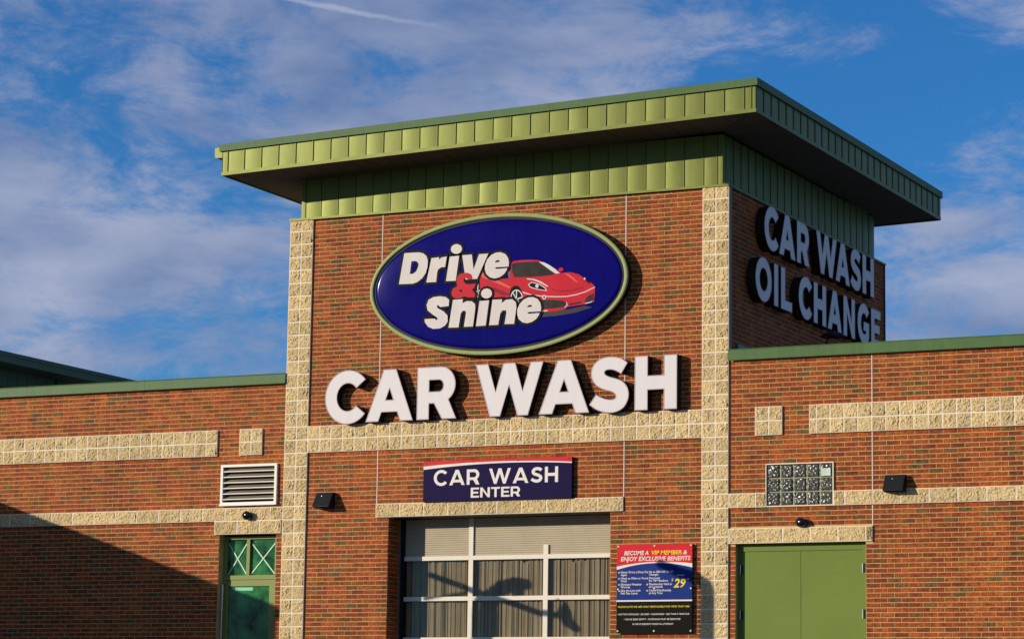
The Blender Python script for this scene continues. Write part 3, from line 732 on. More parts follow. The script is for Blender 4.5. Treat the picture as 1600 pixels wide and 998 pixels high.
MB().box(-8.24, -7.925, YE - 0.003, YE - 0.0015, 0.768, 0.818).build('door_sticker', M['mint2'], LF)
ph = MB(); ph.tube([(a - 0.03, YE - 0.02, -0.55), (a - 0.03, YE - 0.09, -0.5), (a - 0.025, YE - 0.09, 0.86), (a - 0.025, YE - 0.02, 0.90)], 0.011, 8); ph.build('pull_handle', M['steel'], LF)
it = MB(); it.quad((-8.7, 0.262, GZ), (-7.3, 0.262, GZ), (-7.3, 0.262, 1.65), (-8.7, 0.262, 1.65)); it.build('hall_interior', M['interior'], ENT)

# ------------------------------------------------------------------ louvred vent
a, b, c, d = -8.441, -7.431, 2.066, 2.700
vt = MB(); y0, y1 = -0.022, 0.10
vt.box(a, a + 0.042, y0, y1, c, d); vt.box(b - 0.042, b, y0, y1, c, d); vt.box(a + 0.0425, b - 0.0425, y0, y1, d - 0.035, d); vt.box(a + 0.0425, b - 0.0425, y0, y1, c, c + 0.052)
VENT = vt.build('louvre_vent', M['vent'], BLD); tag(VENT, 'white framed louvre vent with six blades')
MB().box(a - 0.006, b + 0.006, y0 - 0.018, y0 - 0.001, c - 0.004, c + 0.018).build('sill', M['vent'], VENT)
for z in (2.589, 2.503, 2.416, 2.329, 2.244, 2.158):
    s = MB(); xa, xb = a + 0.043, b - 0.043
    s.add([(xa, -0.012, z + 0.012), (xb, -0.012, z + 0.012), (xb, 0.095, z + 0.082), (xa, 0.095, z + 0.082), (xa, -0.012, z + 0.009), (xb, -0.012, z + 0.009), (xb, 0.095, z + 0.079), (xa, 0.095, z + 0.079)],
          [(0, 1, 2, 3), (4, 5, 6, 7), (0, 1, 5, 4)])
    bd = s.build('blade', M['vent_blade'], VENT)
    MB().box(xa, xb, -0.016, -0.0125, z - 0.001, z + 0.013).build('blade_lip', M['vent'], bd)
MB().box(a + 0.02, b - 0.02, 0.12, 0.13, c, d).build('duct', M['interior'], VENT)

# ------------------------------------------------------------------ glass block window
x0, x1, z0, z1 = GLW[:4]
gw = MB(); gw.box(x0, x0 + 0.010, -0.004, 0.1, z0, z1); gw.box(x1 - 0.014, x1, -0.004, 0.1, z0, z1); gw.box(x0 + 0.0145, x1 - 0.0145, -0.004, 0.1, z1 - 0.014, z1); gw.box(x0 + 0.0145, x1 - 0.0145, -0.004, 0.1, z0, z0 + 0.014)
GW = gw.build('glass_block_window', M['block_mortar'], BLD); tag(GW, 'window of fifteen wavy glass blocks')
MB().box(x0 + 0.0145, x1 - 0.0145, 0.030, 0.1, z0 + 0.0145, z1 - 0.0145).build('grout', M['block_grout'], GW)
uw = (x1 - x0 - 0.028) / 5; uh = (z1 - z0 - 0.028) / 3
for r in range(3):
    for k in range(5):
        cx, cz = x0 + 0.014 + (k + 0.5) * uw, z0 + 0.014 + (r + 0.5) * uh; w, h = uw - 0.024, uh - 0.014
        m = MB(); n = 14; off = Vector((r * 7.3, k * 5.1, 2)); vs = []
        for j in range(n + 1):
            for i in range(n + 1):
                u, v = (i / n - 0.5), (j / n - 0.5); e = i in (0, n) or j in (0, n)
                y = 0.028 if e else 0.012 + 0.017 * noise.noise(Vector((u * 7.5, v * 7.5, 0)) + off) + 0.006 * math.sin((u + v * 0.8) * 17 + k)
                vs.append((cx + u * w, y, cz + v * h))
        m.add(vs, [(j * (n + 1) + i, j * (n + 1) + i + 1, (j + 1) * (n + 1) + i + 1, (j + 1) * (n + 1) + i) for j in range(n) for i in range(n)])
        m.build('glass_block', M['glass_block'], GW, smooth=True)
PN = MB().box(1.393, 1.530, -0.004, -0.0025, 2.245, 2.350).build('paper_notice', M['paper'])
tag(PN, 'small pale paper notice stuck on the top right glass block', 'notice')
for i, w in enumerate((0.09, 0.06, 0.10, 0.05)): MB().box(1.405, 1.405 + w, -0.0052, -0.0045, 2.33 - i * 0.022, 2.334 - i * 0.022).build('print_line', M['print_grey'], PN)

# ------------------------------------------------------------------ letters
def arc(cx, cy, rx, ry, a0, a1, n=22):
    return [(cx + rx * math.cos(math.radians(a0 + (a1 - a0) * i / n)), cy + ry * math.sin(math.radians(a0 + (a1 - a0) * i / n))) for i in range(n + 1)]
S_HEAVY = [(0.759, 0.895), (0.653, 0.967), (0.536, 1.004), (0.418, 1.017), (0.3, 1.009), (0.183, 0.97), (0.088, 0.893), (0.037, 0.793), (0.031, 0.685), (0.062, 0.588), (0.129, 0.504), (0.233, 0.438), (0.351, 0.399), (0.469, 0.36), (0.528, 0.31), (0.536, 0.263), (0.507, 0.223), (0.441, 0.211), (0.338, 0.224), (0.235, 0.258), (0.128, 0.314), (0.0, 0.14), (0.104, 0.064), (0.208, 0.015), (0.326, -0.015), (0.443, -0.024), (0.56, -0.004), (0.677, 0.054), (0.749, 0.146), (0.788, 0.259), (0.783, 0.367), (0.738, 0.47), (0.657, 0.548), (0.54, 0.6), (0.422, 0.633), (0.333, 0.671), (0.292, 0.72), (0.31, 0.767), (0.369, 0.787), (0.45, 0.783), (0.538, 0.756), (0.637, 0.7)]
S_MID = [(0.70, 0.80), (0.58, 0.872), (0.43, 0.90), (0.28, 0.868), (0.19, 0.785), (0.165, 0.70), (0.19, 0.62), (0.27, 0.555), (0.40, 0.51), (0.52, 0.465), (0.62, 0.40), (0.66, 0.315), (0.645, 0.225), (0.57, 0.14), (0.44, 0.098), (0.30, 0.108), (0.17, 0.165), (0.065, 0.235)]
def smooth_path(P, k=4):
    o = []
    for i in range(len(P) - 1):
        p0 = Vector(P[max(i - 1, 0)]); p1 = Vector(P[i]); p2 = Vector(P[i + 1]); p3 = Vector(P[min(i + 2, len(P) - 1)])
        for s in range(k):
            t = s / k; o.append(0.5 * ((2 * p1) + (p2 - p0) * t + (2 * p0 - 5 * p1 + 4 * p2 - p3) * t * t + (3 * p1 - p0 - 3 * p2 + p3) * t ** 3))
    o.append(Vector(P[-1])); return o
def smooth_loop(P, corners, k=3):
    o = []; n = len(P)
    for a, b in zip(corners, corners[1:] + [corners[0] + n]):
        seg = [P[i % n] for i in range(a, b + 1)]
        if len(seg) == 2: o.append(tuple(seg[0]))
        else: o += [tuple(v) for v in smooth_path(seg, k)[:-1]]
    return o
def glyph(ch, t=0.25):
    s = t / 0.25; h = 0.22 * s
    if ch == 'C': return arc(.496, .5, .496, .523, 40, 320, 36) + arc(.496, .5, .496 - t, .523 - t * .97, 320, 40, 36), []
    if ch == 'O': return ell(.52, .5, .52, .523, 48), [ell(.52, .5, .52 - t, .523 - t * .97, 48)]
    if ch == 'G': return arc(.496, .5, .496, .523, 40, 322, 36) + [(.885, .55), (.47, .55), (.47, .55 - h), (.885 - t * .92, .55 - h), (.885 - t * .92, .285)] + arc(.496, .5, .496 - t, .523 - t * .97, 306, 40, 34), []
    if ch == 'A':
        wA, fw, c = .265 * s, .265 * s, .508; k = c - wA / 2
        L = lambda v: fw + v * k
        return [(0, 0), (c - wA / 2, 1), (c + wA / 2, 1), (2 * c, 0), (2 * c - fw, 0), (2 * c - L(.18), .18), (L(.18), .18), (fw, 0)], [[(L(.18 + h), .18 + h), (c, (c - fw) / k), (2 * c - L(.18 + h), .18 + h)]]
    if ch == 'R':
        bt = .24 * s
        return [(0, 0), (0, 1), (.5, 1)] + arc(.5, .66, .318, .34, 88, -58, 20) + [(.838, 0), (.838 - .295 * s, 0), (.63 - .262 * s, .305), (t, .305), (t, 0)], [[(t, 1 - bt), (t, .305 + bt * .9), (.47, .305 + bt * .9)] + arc(.47, (1 - bt + .305 + bt * .9) / 2, .348 - t, (1 - bt - .305 - bt * .9) / 2, -85, 85, 12) + [(.47, 1 - bt)]]
    if ch == 'W':
        a = .253 * s; d = (.7 - .114 * s - a) / .61; u = (.294 - .1055 * s) / .318
        return [(0, 1), (a, 1), (a + .31 * d, 1 - d), (.7 - .114 * s, 1), (.714 + .114 * s, 1), (1.414 - a - .31 * d, 1 - d), (1.414 - a, 1), (1.414, 1), (1.0 + .1055 * s, 0), (1.0 - .1055 * s, 0), (.707, u), (.414 + .1055 * s, 0), (.414 - .1055 * s, 0)], []
    if ch == 'S':
        if t > 0.23: return smooth_loop(S_HEAVY, [0, 20, 21, 41]), []
        P = smooth_path(S_MID); lft = []; rgt = []
        for i, p in enumerate(P):
            q = (P[min(i + 1, len(P) - 1)] - P[max(i - 1, 0)]).normalized(); nn = Vector((-q.y, q.x)) * t / 2
            lft.append(tuple(p + nn)); rgt.append(tuple(p - nn))
        return lft + rgt[::-1], []
    if ch == 'H': return [(0, 0), (0, 1), (t, 1), (t, .5 + h * .57), (.84 - t, .5 + h * .57), (.84 - t, 1), (.84, 1), (.84, 0), (.84 - t, 0), (.84 - t, .5 - h * .57), (t, .5 - h * .57), (t, 0)], []
    if ch == 'E': return [(0, 0), (0, 1), (.73, 1), (.73, 1 - h), (t, 1 - h), (t, .5 + h * .48), (.66, .5 + h * .48), (.66, .5 - h * .48), (t, .5 - h * .48), (t, h), (.74, h), (.74, 0)], []
    if ch == 'N': return [(0, 0), (0, 1), (t * .95, 1), (.86 - t, .36 * s), (.86 - t, 1), (.86, 1), (.86, 0), (.86 - t * .9, 0), (t, 1 - .37 * s), (t, 0)], []
    if ch == 'T': return [(.40 - t / 2, 0), (.40 - t / 2, 1 - h), (0, 1 - h), (0, 1), (.80, 1), (.80, 1 - h), (.40 + t / 2, 1 - h), (.40 + t / 2, 0)], []
    if ch == 'I': return [(0, 0), (0, 1), (t, 1), (t, 0)], []
    if ch == 'L': return [(0, 0), (0, 1), (t, 1), (t, h), (.70, h), (.70, 0)], []
ADV = {'C': .9, 'O': 1.04, 'G': .91, 'A': 1.016, 'R': .838, 'W': 1.414, 'S': .79, 'H': .84, 'E': .74, 'N': .86, 'T': .80, 'I': .25, 'L': .70}

def channel_letter(ch, start, width, z0, h, label, group, fn, d_wall, d_face):
    """fn(u, v, d): u along the wall, v up, d depth"""
    o, hs = glyph(ch); k = width / (max(p[0] for p in o) - min(p[0] for p in o)); m0 = min(p[0] for p in o)
    T = lambda P: [(start + (u - m0) * k, z0 + v * h) for u, v in P]
    o = T(o); hs = [T(p) for p in hs]
    base = fn(start + width / 2, z0, d_wall)
    t = thing('channel_letter', label, 'letter', base, group)
    s = 1 if d_face > d_wall else -1
    MB().prism(o, fn, d_face, d_face - s * 0.012, holes=hs).build('face', M['white_face'], t)
    og, hg = grow(o, 0.005), [grow(p, -0.005) for p in hs]
    MB().prism(og, fn, d_face - s * 0.004, d_wall, cap0=False, cap1=False, holes=hg).build('return', M['return'], t)
    MB().prism(grow(o, 0.0065), fn, d_face + s * 0.0015, d_face + s * 0.0005, holes=[grow(o, -0.007)]).build('trim', M['trim'], t)
    for p in hs: MB().prism(grow(p, 0.007), fn, d_face + s * 0.0015, d_face + s * 0.0005, holes=[grow(p, -0.0065)]).build('trim', M['trim'], t)
    MB().prism(og, fn, d_face - s * 0.0125, d_face - s * 0.016, holes=hg).build('backing', M['return'], t)
FRONT = lambda u, v, d: (u, d, v)
SIDEF = lambda u, v, d: (d, u, v)
GF = 'large white letters on the tower front'
for ch, x0, w, word in (('C', -6.540, .685, 'CAR'), ('A', -5.825, .792, 'CAR'), ('R', -4.954, .652, 'CAR'), ('W', -3.973, 1.100, 'WASH'), ('A', -2.926, .796, 'WASH'), ('S', -2.112, .613, 'WASH'), ('H', -1.397, .650, 'WASH')):
    channel_letter(ch, x0, w, 3.265, .778, 'large white letter %s of %s below the oval sign on the sunlit front' % (ch, word), GF, FRONT, YB - 0.001, -0.130)
GS = 'shaded white letters on the tower side'
for ch, y0, w, word in (('C', 1.097, .575, 'CAR'), ('A', 1.714, .685, 'CAR'), ('R', 2.48, .535, 'CAR'), ('W', 3.342, .935, 'WASH'), ('A', 4.24, .66, 'WASH'), ('S', 4.945, .505, 'WASH'), ('H', 5.538, .565, 'WASH')):
    channel_letter(ch, y0, w, 5.772, .632, 'shaded blue-white letter %s of %s, upper line on the tower side' % (ch, word), GS, SIDEF, -0.018, 0.13)
for ch, y0, w, word in (('O', .735, .652, 'OIL'), ('I', 1.50, .160, 'OIL'), ('L', 1.789, .464, 'OIL'), ('C', 2.555, .572, 'CHANGE'), ('H', 3.224, .553, 'CHANGE'), ('A', 3.861, .643, 'CHANGE'), ('N', 4.602, .54, 'CHANGE'), ('G', 5.281, .563, 'CHANGE'), ('E', 5.956, .478, 'CHANGE')):
    channel_letter(ch, y0, w, 4.957, .625, 'shaded blue-white letter %s of %s, lower line on the tower side' % (ch, word), GS, SIDEF, -0.018, 0.13)

# ------------------------------------------------------------------ oval sign
OX, OZ = -3.66, 5.245
OV = thing('oval_sign', 'large blue oval sign with red sports car and white italic lettering', 'sign', (OX, 0.0, OZ - 1.067))
of = lambda u, v, d: (OX + u, d, OZ + v)
MB().prism(ell(0, 0, 2.135, 1.058, 96), of, YB - 0.001, -0.125, cap0=False).build('cabinet', M['return'], OV)  # dark front cap also serves as painted recess shade inside the rim
rimm = MB(); N_ = 120
prof = [(0.0, -0.118), (0.004, -0.142), (0.012, -0.148), (0.052, -0.148), (0.062, -0.142), (0.066, -0.120)]
vs = []
for i in range(N_):
    a = 2 * math.pi * i / N_
    for ins, y in prof: vs.append((OX + (2.146 - ins) * math.cos(a), y, OZ + (1.067 - ins) * math.sin(a)))
k = len(prof)
rimm.add(vs, [(i * k + j, ((i + 1) % N_) * k + j, ((i + 1) % N_) * k + j + 1, i * k + j + 1) for i in range(N_) for j in range(k - 1)])
rimm.build('rim', M['rim'], OV, smooth=True)
fc = MB(); rings = [(2.085, 1.006, -0.121), (2.050, .971, -0.123), (2.040, .962, -0.134), (2.020, .944, -0.146), (1.99, .917, -0.1500), (1.4, .64, -0.1505), (0.7, .32, -0.1505)]
vs = [(OX + a * math.cos(2 * math.pi * i / N_), y, OZ + b * math.sin(2 * math.pi * i / N_)) for a, b, y in rings for i in range(N_)] + [(OX, -0.1505, OZ)]
fs = [(r * N_ + i, r * N_ + (i + 1) % N_, (r + 1) * N_ + (i + 1) % N_, (r + 1) * N_ + i) for r in range(len(rings) - 1) for i in range(N_)]
fs += [((len(rings) - 1) * N_ + i, (len(rings) - 1) * N_ + (i + 1) % N_, len(rings) * N_) for i in range(N_)]
fc.add(vs, fs); FACE = fc.build('face', M['blue_face'], OV, smooth=True)
LOGO={'D':[[(-1.55,0.561),(-1.415,0.561),(-1.299,0.558),(-1.225,0.539),(-1.17,0.494),(-1.144,0.426),(-1.147,0.331),(-1.174,0.237),(-1.233,0.16),(-1.314,0.106),(-1.387,0.085),(-1.503,0.086),(-1.631,0.09)],[(-1.425,0.428),(-1.448,0.235),(-1.391,0.236),(-1.339,0.269),(-1.311,0.327),(-1.3,0.377),(-1.321,0.413),(-1.359,0.43)]],'r':[[(-1.084,0.456),(-0.953,0.461),(-0.959,0.422),(-0.912,0.456),(-0.823,0.463),(-0.849,0.305),(-0.917,0.305),(-0.966,0.275),(-0.981,0.232),(-0.997,0.086),(-1.164,0.088)]],'i':[[(-0.774,0.458),(-0.615,0.463),(-0.664,0.084),(-0.831,0.088)]],'i_dot':[[(-0.571,0.578),(-0.57,0.552),(-0.581,0.527),(-0.601,0.508),(-0.629,0.495),(-0.661,0.492),(-0.693,0.497),(-0.721,0.511),(-0.743,0.531),(-0.755,0.556),(-0.755,0.582),(-0.745,0.607),(-0.724,0.626),(-0.696,0.639),(-0.664,0.642),(-0.632,0.637),(-0.604,0.623),(-0.582,0.603)]],'v':[[(-0.563,0.465),(-0.402,0.466),(-0.368,0.238),(-0.281,0.463),(-0.125,0.463),(-0.306,0.091),(-0.499,0.092)]],'e':[[(0.214,0.244),(0.22,0.309),(0.203,0.379),(0.157,0.437),(0.08,0.47),(0.0,0.469),(-0.079,0.438),(-0.143,0.376),(-0.176,0.298),(-0.18,0.226),(-0.155,0.154),(-0.089,0.098),(-0.009,0.078),(0.07,0.094),(0.141,0.136),(0.18,0.186),(0.196,0.222),(0.017,0.221),(-0.009,0.235),(0.001,0.246)],[(-0.017,0.32),(0.066,0.324),(0.063,0.344),(0.034,0.355),(0.002,0.345)]],'amp':[[(-0.566,0.189),(-0.477,0.196),(-0.404,0.167),(-0.379,0.104),(-0.394,0.09),(-0.462,0.095),(-0.492,0.117),(-0.524,0.106),(-0.533,0.073),(-0.493,0.026),(-0.425,0.018),(-0.329,0.022),(-0.347,-0.038),(-0.388,-0.065),(-0.329,-0.144),(-0.341,-0.184),(-0.467,-0.179),(-0.509,-0.159),(-0.575,-0.182),(-0.664,-0.182),(-0.719,-0.15),(-0.733,-0.091),(-0.712,-0.033),(-0.635,-0.002),(-0.652,0.065),(-0.638,0.137),(-0.606,0.176)],[(-0.577,-0.049),(-0.543,-0.084),(-0.565,-0.098),(-0.604,-0.072)]],'S':[[(-0.924,-0.135),(-0.826,-0.154),(-0.769,-0.198),(-0.775,-0.293),(-0.921,-0.301),(-0.954,-0.265),(-0.975,-0.281),(-0.961,-0.314),(-0.854,-0.372),(-0.791,-0.438),(-0.786,-0.526),(-0.833,-0.589),(-0.914,-0.624),(-1.028,-0.626),(-1.118,-0.588),(-1.174,-0.519),(-1.178,-0.468),(-1.007,-0.47),(-0.982,-0.497),(-0.957,-0.484),(-0.966,-0.457),(-1.049,-0.402),(-1.132,-0.338),(-1.15,-0.257),(-1.119,-0.178),(-1.038,-0.142)]],'h':[[(-0.704,-0.202),(-0.537,-0.201),(-0.546,-0.262),(-0.469,-0.235),(-0.388,-0.242),(-0.331,-0.289),(-0.328,-0.362),(-0.361,-0.624),(-0.513,-0.622),(-0.481,-0.411),(-0.495,-0.379),(-0.538,-0.379),(-0.57,-0.421),(-0.603,-0.626),(-0.771,-0.621)]],'i2':[[(-0.259,-0.247),(-0.099,-0.244),(-0.148,-0.621),(-0.312,-0.624)]],'i2_dot':[[(-0.055,-0.129),(-0.054,-0.155),(-0.065,-0.18),(-0.084,-0.2),(-0.111,-0.212),(-0.142,-0.216),(-0.173,-0.211),(-0.201,-0.197),(-0.222,-0.176),(-0.234,-0.151),(-0.234,-0.125),(-0.224,-0.1),(-0.205,-0.081),(-0.178,-0.068),(-0.146,-0.064),(-0.115,-0.07),(-0.088,-0.083),(-0.067,-0.104)]],'n':[[(-0.043,-0.24),(0.116,-0.242),(0.109,-0.3),(0.18,-0.253),(0.283,-0.249),(0.344,-0.299),(0.356,-0.372),(0.321,-0.622),(0.162,-0.618),(0.191,-0.449),(0.183,-0.412),(0.127,-0.409),(0.088,-0.458),(0.059,-0.622),(-0.092,-0.621)]],'e2':[[(0.756,-0.46),(0.761,-0.395),(0.744,-0.327),(0.7,-0.27),(0.624,-0.238),(0.545,-0.239),(0.467,-0.271),(0.405,-0.332),(0.371,-0.409),(0.368,-0.481),(0.392,-0.551),(0.456,-0.607),(0.535,-0.625),(0.614,-0.609),(0.684,-0.567),(0.722,-0.518),(0.737,-0.481),(0.561,-0.485),(0.536,-0.47),(0.545,-0.459)],[(0.529,-0.386),(0.61,-0.382),(0.607,-0.362),(0.578,-0.352),(0.547,-0.362)]]}
CARPRINT={'shadow':[(0.776,-0.482),(1.166,-0.454),(1.459,-0.414),(1.583,-0.442),(1.321,-0.508),(1.011,-0.538),(0.777,-0.544)],'body':[(-0.272,0.15),(-0.23,0.197),(-0.193,0.189),(-0.171,0.117),(-0.103,0.081),(0.089,0.067),(0.216,0.069),(0.233,0.191),(0.247,0.299),(0.307,0.325),(0.434,0.33),(0.56,0.326),(0.702,0.308),(0.813,0.262),(0.923,0.202),(1.002,0.15),(1.057,0.093),(1.143,0.098),(1.236,0.095),(1.361,0.056),(1.455,-0.007),(1.579,-0.093),(1.623,-0.146),(1.621,-0.238),(1.61,-0.366),(1.475,-0.393),(1.32,-0.403),(1.181,-0.419),(1.135,-0.452),(0.995,-0.466),(0.855,-0.474),(0.698,-0.456),(0.443,-0.284),(0.237,-0.236),(-0.049,-0.219),(-0.178,-0.175),(-0.251,-0.127),(-0.261,-0.011)],'flank':[(-0.272,0.147),(-0.217,0.19),(-0.19,0.142),(-0.103,0.108),(0.09,0.023),(0.25,-0.063),(0.227,-0.083),(0.058,-0.008),(-0.102,0.06),(-0.231,0.115)],'door_shade':[(-0.053,-0.045),(0.22,-0.155),(0.228,-0.192),(0.093,-0.177),(-0.036,-0.097)],'window':[(0.26,0.279),(0.331,0.296),(0.497,0.296),(0.687,0.291),(0.798,0.22),(0.9,0.146),(0.987,0.089),(0.878,0.071),(0.768,0.064),(0.532,0.068),(0.311,0.078),(0.273,0.159)],'rear_window':[(0.19,0.179),(0.222,0.206),(0.234,0.147),(0.24,0.082),(0.216,0.083)],'pillar':[(0.71,0.286),(0.797,0.271),(0.876,0.23),(0.978,0.158),(1.057,0.093),(0.987,0.089),(0.9,0.146),(0.798,0.22)],'mirror':[(1.108,0.154),(1.108,0.137),(1.098,0.123),(1.08,0.115),(1.059,0.114),(1.041,0.123),(1.031,0.137),(1.03,0.153),(1.041,0.168),(1.059,0.176),(1.079,0.176),(1.097,0.168)],'hood':[(0.517,0.049),(0.628,0.034),(0.754,-0.015),(0.868,-0.09),(0.857,-0.1),(0.738,-0.031),(0.612,0.02),(0.517,0.035)],'hood_line':[(1.12,0.089),(1.19,0.076),(1.284,0.003),(1.35,-0.058),(1.339,-0.065),(1.261,-0.01),(1.175,0.053)],'crease':[(0.904,-0.11),(0.967,-0.149),(1.084,-0.171),(1.24,-0.17),(1.417,-0.141),(1.428,-0.113),(1.441,-0.145),(1.255,-0.185),(1.084,-0.184),(0.959,-0.16)],'bumper':[(0.449,-0.147),(0.6,-0.199),(0.804,-0.23),(1.007,-0.248),(1.163,-0.253),(1.318,-0.237),(1.472,-0.201),(1.621,-0.141),(1.623,-0.153),(1.472,-0.215),(1.318,-0.252),(1.163,-0.267),(1.008,-0.262),(0.804,-0.244),(0.6,-0.215),(0.449,-0.162)],'lamp_edge':[(0.534,-0.044),(0.594,-0.009),(0.731,-0.049),(0.826,-0.112),(0.85,-0.161),(0.677,-0.128),(0.57,-0.09)],'lamp':[(0.553,-0.045),(0.6,-0.021),(0.723,-0.059),(0.81,-0.116),(0.831,-0.148),(0.677,-0.116),(0.579,-0.08)],'lamp_bulb':[(0.713,-0.08),(0.707,-0.096),(0.693,-0.106),(0.676,-0.105),(0.662,-0.093),(0.656,-0.076),(0.661,-0.06),(0.675,-0.05),(0.693,-0.051),(0.707,-0.062)],'lamp_far':[(1.423,0.016),(1.47,-0.004),(1.54,-0.063),(1.551,-0.103),(1.489,-0.062)],'lamp_far_bulb':[(1.472,-0.016),(1.467,-0.027),(1.456,-0.032),(1.445,-0.026),(1.441,-0.014),(1.445,-0.002),(1.456,0.003),(1.467,-0.003)],'grille':[(0.695,-0.298),(0.774,-0.291),(0.93,-0.295),(1.086,-0.315),(1.157,-0.342),(1.173,-0.376),(1.157,-0.404),(1.103,-0.419),(0.932,-0.427),(0.729,-0.426)],'grille_edge':[(1.156,-0.332),(1.18,-0.362),(1.184,-0.395),(1.15,-0.422),(1.131,-0.416),(1.165,-0.394),(1.168,-0.366)],'vent':[(1.489,-0.29),(1.535,-0.262),(1.608,-0.235),(1.609,-0.334),(1.551,-0.359),(1.471,-0.375),(1.459,-0.35)],'vent_edge':[(1.467,-0.374),(1.551,-0.362),(1.582,-0.35),(1.576,-0.366),(1.536,-0.378),(1.47,-0.386)],'slot':[(1.211,-0.368),(1.415,-0.349),(1.416,-0.371),(1.212,-0.397)],'emblem':[(0.837,-0.252),(0.834,-0.266),(0.825,-0.277),(0.812,-0.283),(0.798,-0.282),(0.784,-0.275),(0.775,-0.263),(0.771,-0.248),(0.774,-0.234),(0.783,-0.223),(0.797,-0.218),(0.811,-0.218),(0.825,-0.226),(0.834,-0.238)],'emblem_mark':[(0.818,-0.251),(0.815,-0.263),(0.805,-0.267),(0.795,-0.262),(0.79,-0.249),(0.794,-0.237),(0.804,-0.233),(0.814,-0.239)],'arch':[(0.447,-0.205),(0.442,-0.251),(0.428,-0.293),(0.405,-0.325),(0.375,-0.344),(0.342,-0.35),(0.308,-0.341),(0.278,-0.317),(0.254,-0.282),(0.238,-0.239),(0.232,-0.192),(0.236,-0.146),(0.251,-0.104),(0.274,-0.072),(0.304,-0.052),(0.337,-0.047),(0.37,-0.056),(0.401,-0.08),(0.425,-0.115),(0.441,-0.158)],'rim':[(0.452,-0.244),(0.448,-0.284),(0.434,-0.319),(0.412,-0.346),(0.384,-0.363),(0.353,-0.368),(0.322,-0.36),(0.293,-0.34),(0.27,-0.31),(0.255,-0.273),(0.25,-0.232),(0.254,-0.192),(0.268,-0.157),(0.29,-0.129),(0.318,-0.113),(0.349,-0.108),(0.38,-0.116),(0.409,-0.137),(0.432,-0.167),(0.447,-0.204)],'rim_in':[(0.436,-0.243),(0.433,-0.278),(0.421,-0.308),(0.403,-0.332),(0.379,-0.347),(0.353,-0.351),(0.326,-0.344),(0.302,-0.326),(0.283,-0.3),(0.27,-0.268),(0.265,-0.233),(0.269,-0.198),(0.281,-0.168),(0.299,-0.144),(0.323,-0.129),(0.349,-0.125),(0.376,-0.133),(0.4,-0.15),(0.419,-0.176),(0.432,-0.208)],'spoke':[[(0.34,-0.126),(0.359,-0.127),(0.358,-0.25),(0.345,-0.249)],[(0.356,-0.243),(0.43,-0.225),(0.436,-0.243),(0.361,-0.262)],[(0.283,-0.159),(0.296,-0.148),(0.354,-0.243),(0.342,-0.252)],[(0.286,-0.332),(0.345,-0.242),(0.361,-0.25),(0.305,-0.341)],[(0.361,-0.243),(0.416,-0.325),(0.4,-0.339),(0.348,-0.257)]],'rear_wheel':[(-0.24,-0.106),(-0.242,-0.152),(-0.25,-0.192),(-0.262,-0.221),(-0.277,-0.236),(-0.294,-0.235),(-0.31,-0.218),(-0.323,-0.187),(-0.333,-0.147),(-0.336,-0.101),(-0.334,-0.055),(-0.327,-0.015),(-0.314,0.014),(-0.299,0.029),(-0.282,0.028),(-0.266,0.011),(-0.253,-0.02),(-0.244,-0.06)],'rear_rim':[[(-0.306,0.007),(-0.284,0.013),(-0.288,-0.096),(-0.301,-0.095)],[(-0.324,-0.094),(-0.26,-0.076),(-0.256,-0.091),(-0.317,-0.112)],[(-0.314,-0.182),(-0.288,-0.096),(-0.275,-0.104),(-0.293,-0.198)],[(-0.282,-0.104),(-0.249,-0.142),(-0.258,-0.163),(-0.288,-0.118)]],'lip':[(0.784,-0.447),(0.862,-0.447),(0.862,-0.461),(0.784,-0.464)]}
def ink(name, poly, layer, material, holes=(), d=0.0):
    y = -0.1515 - 0.0008 * layer
    p = grow(poly, d) if d else poly
    MB().prism(p, of, y, y + 0.0006, holes=[grow(q, -d) if d else q for q in holes], cap1=False).build(name, M[material], FACE)
CP = CARPRINT
for nm, key, lay, mt in (('printed_shadow', 'shadow', 0, 'ink_olive'), ('printed_wheel', 'rear_wheel', 1, 'ink_black'), ('printed_car_body', 'body', 2, 'ink_red'), ('printed_panel', 'door_shade', 3, 'ink_maroon'), ('printed_panel', 'flank', 3, 'ink_pink'),
                         ('printed_window', 'rear_window', 3, 'ink_teal'), ('printed_window', 'window', 3, 'ink_glass'), ('printed_pillar', 'pillar', 4, 'ink_pale'), ('printed_mirror', 'mirror', 4, 'ink_red'), ('printed_highlight', 'hood', 3, 'ink_pale'),
                         ('printed_highlight', 'hood_line', 3, 'ink_pink'), ('printed_crease', 'crease', 3, 'ink_maroon'), ('printed_highlight', 'bumper', 4, 'ink_pale'), ('printed_headlight', 'lamp_edge', 3, 'ink_pale'), ('printed_headlight', 'lamp', 4, 'ink_black'),
                         ('printed_bulb', 'lamp_bulb', 5, 'ink_pale'), ('printed_headlight', 'lamp_far', 4, 'ink_black'), ('printed_bulb', 'lamp_far_bulb', 5, 'ink_pale'), ('printed_grille', 'grille', 3, 'ink_glass'), ('printed_highlight', 'grille_edge', 4, 'ink_pale'),
                         ('printed_vent', 'vent', 3, 'ink_glass'), ('printed_highlight', 'vent_edge', 4, 'ink_pale'), ('printed_slot', 'slot', 3, 'ink_glass'), ('printed_badge', 'emblem', 5, 'ink_pale'), ('printed_badge_mark', 'emblem_mark', 6, 'ink_black'),
                         ('printed_wheel_arch', 'arch', 3, 'ink_black'), ('printed_rim', 'rim', 4, 'ink_pale'), ('printed_rim', 'rim_in', 5, 'ink_black'), ('printed_highlight', 'lip', 4, 'ink_pale')):
    ink(nm, CP[key], lay, mt)
for p in CP['spoke']: ink('printed_spoke', p, 6, 'ink_pale')
for p in CP['rear_rim']: ink('printed_spoke', p, 3, 'ink_pale')
CURVED = {'e': 0, 'e2': 0, 'S': 0}
